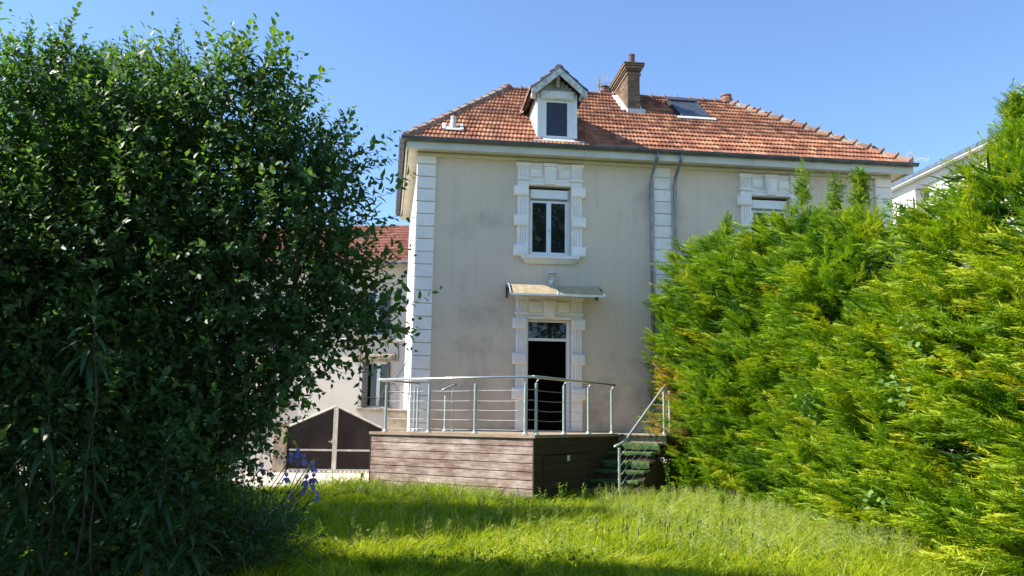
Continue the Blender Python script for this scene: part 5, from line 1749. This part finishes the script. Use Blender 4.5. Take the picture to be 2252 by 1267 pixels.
def conifer(label, cx, cy, tip, rad, nsp, seed, tone0, dead=None, wide_top=False, lead=0.62):
    rng = np.random.default_rng(seed)
    t = thing('conifer', label, 'tree', (cx, cy, 0), group='conifers of the hedge')
    inv = ROOTM[t].inverted()
    per = 15
    nb_ = int(nsp * 2.3) // per
    z = 0.15 + rng.random(nb_) ** 0.95 * (tip - 0.2)
    if not wide_top:      # thin out the leader
        thin = (z > tip - lead - 0.1) & (rng.random(nb_) < 0.5)
        z = np.where(thin, 0.15 + rng.random(nb_) * (tip - lead - 0.5), z)
    th = rng.random(nb_) * 2 * math.pi
    flip = (np.cos(th) > 0.3) & (rng.random(nb_) < 0.6)        # fuller on the garden side
    th = np.where(flip, math.pi - th, th)
    dz = tip - z
    ss = np.clip((dz - (0.15 if wide_top else lead)) / (2.0 if wide_top else 1.0), 0, 1)
    prof = 0.82 * ss * ss * (3 - 2 * ss) + 0.17 * np.clip(dz / 1.1, 0.02, 1)
    prof *= np.clip(0.90 + z * 0.25, 0, 1)
    lump = 1 + 0.14 * np.sin(th * 3 + seed + z * 1.7) * np.sin(z * 2.6 + seed * 1.3) + rng.normal(0, 0.14, nb_)
    inner_b = rng.random(nb_) < 0.25
    rb = rad * prof * lump * np.where(inner_b, 0.6, 1.0)
    outw_b = np.stack([np.cos(th), np.sin(th), np.zeros(nb_)], 1)
    bd = unit(outw_b + np.array([-0.15, -0.05, 0.70]) + rng.normal(0, 0.18, (nb_, 3)) + np.stack([np.zeros(nb_), np.zeros(nb_), 0.5 * (1 - ss)], 1))
    tipp = np.stack([cx + np.cos(th) * rb, cy + np.sin(th) * rb, z], 1)
    n = nb_ * per
    s_ = np.tile((np.arange(per) + 0.5) / per, nb_)
    bdr, outw = np.repeat(bd, per, 0), np.repeat(outw_b, per, 0)
    profr, inner = np.repeat(prof, per), np.repeat(inner_b, per)
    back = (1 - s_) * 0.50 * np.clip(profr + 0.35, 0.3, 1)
    sidev = unit(np.cross(bdr, np.array([0, 0, 1.0])))
    sgn = np.where(np.tile(np.arange(per), nb_) % 2 == 0, 1.0, -1.0)
    L_ = (0.20 + 0.20 * rng.random(n)) * np.clip(0.28 + profr, 0.42, 1)
    ax_ = unit(bdr + sidev * (sgn * (0.65 * (1 - s_) + 0.08))[:, None] + rng.normal(0, 0.14, (n, 3)))
    pos = np.repeat(tipp, per, 0) - bdr * back[:, None] + rng.normal(0, 0.06, (n, 3)) - ax_ * (L_ * 0.35)[:, None]
    nr = unit(np.array([0, 0, 1.0]) + outw * 0.45 + rng.normal(0, 0.30, (n, 3)))
    patch = 0.5 + 0.5 * np.sin(pos[:, 0] * 2.1 + seed) * np.sin(pos[:, 1] * 1.9 + 0.7 * seed) * np.sin(pos[:, 2] * 2.3)
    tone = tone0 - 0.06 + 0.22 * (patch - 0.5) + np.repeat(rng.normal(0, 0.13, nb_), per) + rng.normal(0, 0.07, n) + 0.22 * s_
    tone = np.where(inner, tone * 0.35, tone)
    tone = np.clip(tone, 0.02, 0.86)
    yel = np.repeat(rng.random(nb_) < 0.03, per) & (rng.random(n) < 0.7)
    tone = np.where(yel, rng.uniform(0.84, 0.94, n), tone)
    if dead is not None:
        dd = np.linalg.norm((pos - np.array(dead[:3])) / np.array([1, 1, 1.6]), axis=1)
        tone = np.where(dd < dead[3] * rng.uniform(0.6, 1.1, n), rng.choice([0.95, 0.98, 1.0, 1.0, 0.9], n), tone)
    parts = []
    for k in range(3):
        m_ = (np.arange(n) % 3) == k
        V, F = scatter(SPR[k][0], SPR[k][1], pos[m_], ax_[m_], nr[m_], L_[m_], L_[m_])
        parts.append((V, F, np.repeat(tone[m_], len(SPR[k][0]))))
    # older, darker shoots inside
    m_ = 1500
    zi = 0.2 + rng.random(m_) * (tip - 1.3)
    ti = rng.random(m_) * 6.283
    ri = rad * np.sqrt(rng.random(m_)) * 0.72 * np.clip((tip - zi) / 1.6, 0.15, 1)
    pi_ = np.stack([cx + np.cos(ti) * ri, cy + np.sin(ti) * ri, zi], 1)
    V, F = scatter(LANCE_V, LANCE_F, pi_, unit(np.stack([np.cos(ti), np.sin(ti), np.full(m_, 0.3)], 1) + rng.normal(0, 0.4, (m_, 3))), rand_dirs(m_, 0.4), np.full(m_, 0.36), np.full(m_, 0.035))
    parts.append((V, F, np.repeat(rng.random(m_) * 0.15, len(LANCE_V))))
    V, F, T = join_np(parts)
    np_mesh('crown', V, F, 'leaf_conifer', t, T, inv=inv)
    rnd = random.Random(seed)
    stem_mesh([(wob((cx, cy, 0), (cx, cy, tip - 0.12), 10, 0.05, rnd), 0.11, 0.008)]).build('trunk', 'bark_red', t)
    for i in range(14):
        zb = 0.5 + i * (tip - 1.2) / 14
        a = rnd.uniform(1.6, 4.7)
        rb = rad * 0.8 * min(1, (tip - zb) / (tip * 0.45))
        p = Vector((cx, cy, zb))
        stem_mesh([(wob(p, p + Vector((math.cos(a) * rb, math.sin(a) * rb, 0.35 * rb)), 4, 0.04, rnd), 0.02, 0.004)]).build('branch', 'bark_red', t)
    return t


conifer('bushy conifer at the right edge of the photo, cut by the frame', 6.85, 6.9, 4.9, 1.4, 2600, 71, 0.56, wide_top=True)
conifer('tall bushy conifer near the right edge, its top against the sky', 7.1, 8.5, 5.55, 1.45, 3900, 72, 0.58, wide_top=True)
conifer('lower conifer left of the tall bushy one, under the white block', 7.1, 10.3, 4.45, 1.45, 3300, 73, 0.58, wide_top=True)
conifer('conifer with a thick leader just left of the white block', 7.15, 12.05, 5.75, 1.3, 2900, 74, 0.52)
conifer('slim conifer leader between two taller ones in front of the right window', 7.25, 13.0, 5.85, 1.2, 1900, 75, 0.45)
conifer('tallest slender conifer leader in front of the right window', 7.15, 14.0, 6.35, 1.3, 2700, 76, 0.48)
conifer('conifer below the right window, between the tallest leader and the terrace side', 6.95, 15.4, 5.75, 1.3, 2900, 77, 0.50, lead=0.2)
conifer('conifer with a drooping top beside the right window surround', 6.8, 16.8, 6.1, 1.25, 2800, 78, 0.46, lead=0.15)
conifer('conifer with a brown dead patch beside the stair railing', 6.5, 18.0, 5.5, 1.05, 2600, 79, 0.44, dead=(5.75, 17.5, 1.75, 0.75), lead=0.3)

# ---- lawn
def lawn():
    rng = np.random.default_rng(91)
    n = 270000
    X = rng.uniform(-4.2, 7.0, n)
    Y = 7.0 + 11.0 * rng.random(n) ** 1.25
    ud = (X - TB[0]) * math.cos(TRZ) + (Y - TB[1]) * math.sin(TRZ)
    vd = -(X - TB[0]) * math.sin(TRZ) + (Y - TB[1]) * math.cos(TRZ)
    on = ((ud > UL) & (ud < 0.03) & (vd > -0.02)) | ((ud > 0) & (ud < UR) & (vd > 1.95)) | (vd > 3.7)
    hedge = X > 6.0 + (Y - 8) * 0.07 + 0.25 * np.sin(Y * 2)
    left = (X < -2.6 + 0.0 * Y) & (rng.random(n) < 0.6)
    left |= (Y > 17.7) & (X < 0)
    keep = ~(on | hedge | left)
    X, Y, ud, vd = X[keep], Y[keep], ud[keep], vd[keep]
    n = len(X)
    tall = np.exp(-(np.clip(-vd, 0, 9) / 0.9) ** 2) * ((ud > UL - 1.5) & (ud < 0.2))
    patch = 0.5 + 0.5 * np.sin(X * 1.7 + 0.5) * np.sin(Y * 1.3 + X * 0.6)
    # tufts: blades of one tuft share height, lean and tint
    cid = (np.floor(X / 0.13 + 0.35 * np.sin(Y * 9)) * 7919 + np.floor(Y / 0.17 + 0.35 * np.sin(X * 11)) * 104729).astype(np.int64) % 4096
    big = (np.floor(X / 0.9 + 0.4 * np.sin(Y * 2.3)) * 31 + np.floor(Y / 1.1 + 0.4 * np.sin(X * 2.9)) * 57).astype(np.int64) % 512
    tuft = rng.random(4096)[cid]
    tl = rng.normal(0, 0.38, (4096, 2))[cid]
    bigv = rng.random(512)[big]
    H = (0.07 + 0.09 * rng.random(n) + 0.13 * tuft ** 1.5 + 0.05 * patch) * (1 + 1.7 * tall * rng.random(n) * np.clip(0.35 - ud * 0.4, 0.3, 1))
    H *= np.where(rng.random(n) < 0.03, 1.6, 1.0)
    lean = np.stack([0.15 + tl[:, 0] + rng.normal(0, 0.25, n), tl[:, 1] + rng.normal(0, 0.25, n), np.ones(n)], 1)
    bend = np.stack([0.03 + 0.10 * tl[:, 0] + rng.normal(0, 0.05, n), 0.10 * tl[:, 1] + rng.normal(0, 0.05, n), -0.05 * np.ones(n)], 1) * (H / 0.2)[:, None]
    pos = np.stack([X, Y, np.full(n, -0.05)], 1)
    V, F = scatter(BLADE_V, BLADE_F, pos, lean, rng.normal(size=(n, 3)) * [1, 1, 0.1], H + 0.05, 0.0105 * (0.7 + Y / 14) * (0.8 + 0.5 * rng.random(n)), bend=bend)
    tone = np.clip(0.44 + 0.20 * (patch - 0.5) + 0.45 * (tuft - 0.5) + 0.28 * (bigv - 0.5) + rng.normal(0, 0.16, n) - 0.25 * tall, 0, 0.9)  # long grass by the terrace is darker, with some shade put into the tone
    tone = np.where(rng.random(n) < 0.03 + 0.10 * (bigv > 0.86), 1.0, tone)
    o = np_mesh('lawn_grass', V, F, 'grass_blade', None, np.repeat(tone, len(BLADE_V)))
    o['kind'] = 'stuff'
    o['label'] = 'long uncut bright green grass of the lawn'
    o['category'] = 'grass'
    return n


NB_ = lawn()

# seed heads standing over the grass
def seed_heads():
    rng = np.random.default_rng(92)
    v, f = [], []
    def tri(p, q, w):
        k = len(v)
        v.extend([(p[0], p[1] - w, 0), (p[0], p[1] + w, 0), (q[0], q[1], 0.0)])
        f.append((k, k + 1, k + 2))
    tri((0, 0), (1, 0), 0.006)
    for i in range(14):
        u = 0.62 + 0.38 * i / 14
        s = (-1) ** i
        l = 0.16 * (1.3 - u)
        tri((u, 0), (u + l * 0.8, s * l), 0.004)
        tri((u + l * 0.5, s * l * 0.6), (u + l * 1.0, s * l * 1.2), 0.016)
    V0 = np.array(v, float)
    V0[:, 2] = 0.25 * V0[:, 1] * np.sin(V0[:, 0] * 40)
    F0 = np.array(f)
    n = 2000
    a = rng.random(n)
    X = np.where(a < 0.62, 5.4 - 2.6 * rng.random(n) ** 1.4 + 0.0, np.where(a < 0.8, rng.uniform(-1.2, 1.9, n), rng.uniform(-2.0, 5, n)))
    Y = np.where(a < 0.62, rng.uniform(8.2, 15.5, n), np.where(a < 0.8, 16.6 - (X + 0.7) * 0.75 - rng.random(n) * 1.4, rng.uniform(8.6, 13.0, n)))
    X = np.where(a < 0.62, X + (Y - 8) * 0.06, X)
    ud = (X - TB[0]) * math.cos(TRZ) + (Y - TB[1]) * math.sin(TRZ)
    vd = -(X - TB[0]) * math.sin(TRZ) + (Y - TB[1]) * math.cos(TRZ)
    k = ~(((ud > UL - .1) & (ud < 0.1) & (vd > -0.1)) | ((ud > 0) & (ud < UR + .1) & (vd > 1.8)))
    X, Y, a = X[k], Y[k], a[k]
    n = len(X)
    Hh = 0.24 + 0.17 * rng.random(n)
    pos = np.stack([X, Y, np.zeros(n)], 1)
    lean = np.stack([0.1 + rng.normal(0, 0.2, n), rng.normal(0, 0.2, n), np.ones(n)], 1)
    V, F = scatter(V0, F0, pos, lean, rng.normal(size=(n, 3)) * [1, 1, .1], Hh, Hh)
    o = np_mesh('grass_seed_heads', V, F, 'grass_seed', None, np.repeat(rng.random(n), len(V0)))
    o['kind'] = 'stuff'
    o['label'] = 'pale feathery seed heads above the lawn grass'
    o['category'] = 'grass'


seed_heads()
def lawn_weeds():
    rng = np.random.default_rng(95)
    n = 4500
    k = 170
    cx_, cy_ = rng.uniform(-1.6, 5.6, k), 8.0 + 8.5 * rng.random(k) ** 1.2
    i = rng.integers(0, k, n)
    X, Y = cx_[i] + rng.normal(0, 0.16, n), cy_[i] + rng.normal(0, 0.16, n)
    ud = (X - TB[0]) * math.cos(TRZ) + (Y - TB[1]) * math.sin(TRZ)
    vd = -(X - TB[0]) * math.sin(TRZ) + (Y - TB[1]) * math.cos(TRZ)
    ok = ~(((ud > UL - .1) & (ud < 0.1) & (vd > -0.1)) | ((ud > 0) & (ud < UR + .1) & (vd > 1.8)))
    X, Y = X[ok], Y[ok]
    n = len(X)
    pos = np.stack([X, Y, 0.06 + 0.14 * rng.random(n)], 1)
    sz = 0.025 + 0.035 * rng.random(n)
    V, F = scatter(LEAF4_V, LEAF4_F, pos, rand_dirs(n, 0.4), rand_dirs(n, 1.6), sz, sz * 0.8)
    o = np_mesh('lawn_weeds', V, F, 'leaf_weed', None, np.repeat(rng.random(n), len(LEAF4_V)))
    o['kind'] = 'stuff'
    o['label'] = 'low clover and broad-leaved weeds mixed into the lawn'
    o['category'] = 'weeds'


lawn_weeds()
sp_ = MB()
rnd = random.Random(77)
for i in range(46):
    x, y = (rnd.uniform(2.0, 3.9), rnd.uniform(8.6, 9.6)) if i < 30 else (rnd.uniform(0.2, 3.5), rnd.uniform(8.8, 13.0))
    h = rnd.uniform(0.26, 0.40)
    top = Vector((x + rnd.uniform(-.03, .05), y + rnd.uniform(-.03, .03), h))
    sp_.tube([(x, y, 0), top], 0.0014, 3)
    sp_.tube([top, top + Vector((0, 0, 0.012)), top + Vector((0.002, 0, 0.04)), top + Vector((0.003, 0, 0.055))], [0.003, 0.0065, 0.006, 0.002], 5)
spk = sp_.build('plantain_spikes', 'iron', None)
spk['kind'] = 'stuff'
spk['label'] = 'thin dark plantain flower spikes over the grass'
spk['category'] = 'plant'

# ---- single weeds along the terrace and hedge
def weed(label, base, h, n, ls, seed, flower=False, lwid=0.45):
    rng = np.random.default_rng(seed)
    rnd = random.Random(seed)
    t = thing('weed', label, 'plant', base, group='weeds along the terrace')
    inv = ROOTM[t].inverted()
    b0 = Vector(base)
    parts = []
    for s in range(rnd.choice((2, 3))):
        top = b0 + Vector((rnd.uniform(-.12, .12), rnd.uniform(-.1, .1), h * rnd.uniform(0.75, 1)))
        stem_mesh([(wob(b0, top, 4, 0.03, rnd), 0.006, 0.003)]).build('stem', 'leaf_weed', t)
        m_ = n
        u = 0.15 + 0.85 * (np.arange(m_) + 0.5) / m_
        ang = np.arange(m_) * 2.4 + s
        el = 0.1 + 0.7 * u + rng.normal(0, 0.2, m_)
        pos = np.array(b0) + (np.array(top) - np.array(b0)) * u[:, None]
        ax_ = np.stack([np.cos(ang) * np.cos(el), np.sin(ang) * np.cos(el), np.sin(el)], 1)
        sz = ls * (1.15 - 0.6 * u) * rng.uniform(0.7, 1.2, m_)
        V, F = scatter(LEAF_V, LEAF_F, pos, ax_, np.tile([0, 0, 1.0], (m_, 1)), sz, sz * lwid)
        parts.append((V, F, np.repeat(np.clip(u + rng.normal(0, .15, m_), 0, 1), len(LEAF_V))))
        if flower:
            m2 = 6
            a = np.arange(m2)
            P2 = np.tile(np.array(top), (m2, 1)) + rng.normal(0, 0.04, (m2, 3))
            V, F = scatter(PET_V, PET_F, P2, rand_dirs(m2, 0.5), rand_dirs(m2, 1), np.full(m2, 0.022), np.full(m2, 0.02))
            np_mesh('flower', V, F, 'petal_white', t, np.repeat(rng.random(m2), len(PET_V)), inv=inv)['kind'] = 'stuff'
    V, F, T = join_np(parts)
    np_mesh('foliage', V, F, 'leaf_weed', t, T, inv=inv)


weed('bright leafy weed at the left foot of the terrace', (-0.95, 17.1, 0), 0.48, 13, 0.16, 101, lwid=0.6)
weed('small weed at the terrace corner', (2.42, 14.75, 0), 0.34, 12, 0.08, 102)
weed('leafy weed in front of the hatch', (2.75, 14.72, 0), 0.42, 16, 0.10, 103)
weed('thin weed between hatch and steps', (3.1, 14.7, 0), 0.46, 14, 0.08, 104)
weed('weed in front of the lowest step', (3.35, 14.2, 0), 0.40, 14, 0.09, 105)
weed('tall thin weed with small pale flowers right of the steps', (4.85, 15.0, 0), 0.85, 14, 0.08, 106, True)
weed('broad-leaved weed right of the stair post', (4.55, 14.6, 0), 0.40, 14, 0.13, 107)
weed('weed under the conifers beyond the steps', (5.25, 14.3, 0), 0.42, 14, 0.11, 108)
weed('weed in the lawn left of the terrace corner', (1.2, 13.3, 0), 0.34, 14, 0.07, 109)

# ---- ivy climbing in the conifers
IV_V = np.array([(0, 0, 0), (0.15, 0.5, 0.04), (0.45, 0.25, 0), (0.55, 0.52, 0.02), (1, 0, -0.08), (0.55, -0.52, 0.02), (0.45, -0.25, 0), (0.15, -0.5, 0.04), (0.4, 0, -0.04)], float)
IV_F = np.array([(0, 8, 1), (1, 8, 2), (2, 8, 3), (3, 8, 4), (4, 8, 5), (5, 8, 6), (6, 8, 7), (7, 8, 0)])
for k, (label, c, n, spread) in enumerate((('ivy strand low on the conifers at the right', (5.75, 9.0, 1.9), 26, 0.22), ('ivy strand in the conifers right of the steps', (5.85, 11.4, 1.75), 18, 0.25), ('ivy strand at the foot of the conifers', (5.75, 9.6, 0.6), 16, 0.2), ('ivy strand high in the right conifers', (5.8, 8.7, 2.5), 20, 0.2))):
    rng = np.random.default_rng(120 + k)
    t = thing('ivy', label, 'ivy', c, group='ivy in the hedge')
    inv = ROOTM[t].inverted()
    pts = [Vector(c) + Vector((0.25 - 0.05 * i, 0.05 * math.sin(i), -spread * 1.3 + 0.1 * spread * 3.2 * i)) for i in range(8)]
    stem_mesh([(pts, 0.005, 0.003)]).build('stem', 'bark', t)
    u = rng.random(n) * 7
    base = np.array([tuple(pts[int(a)].lerp(pts[min(int(a) + 1, 7)], a % 1)) for a in u])
    pos = base + rng.normal(0, 0.09, (n, 3))
    pos[:, 0] = base[:, 0] - 0.12 + rng.normal(0, 0.04, n)
    ax_ = unit(np.stack([-0.4 + rng.normal(0, .3, n), rng.normal(0, .5, n), -0.5 + rng.normal(0, .4, n)], 1))
    V, F = scatter(IV_V, IV_F, pos, ax_, np.tile([-0.8, -0.5, 0.5], (n, 1)) + rng.normal(0, .3, (n, 3)), 0.05 + 0.035 * rng.random(n), 0.05 + 0.03 * rng.random(n))
    np_mesh('leaves', V, F, 'leaf_ivy', t, np.repeat(rng.random(n), len(IV_V)), inv=inv)
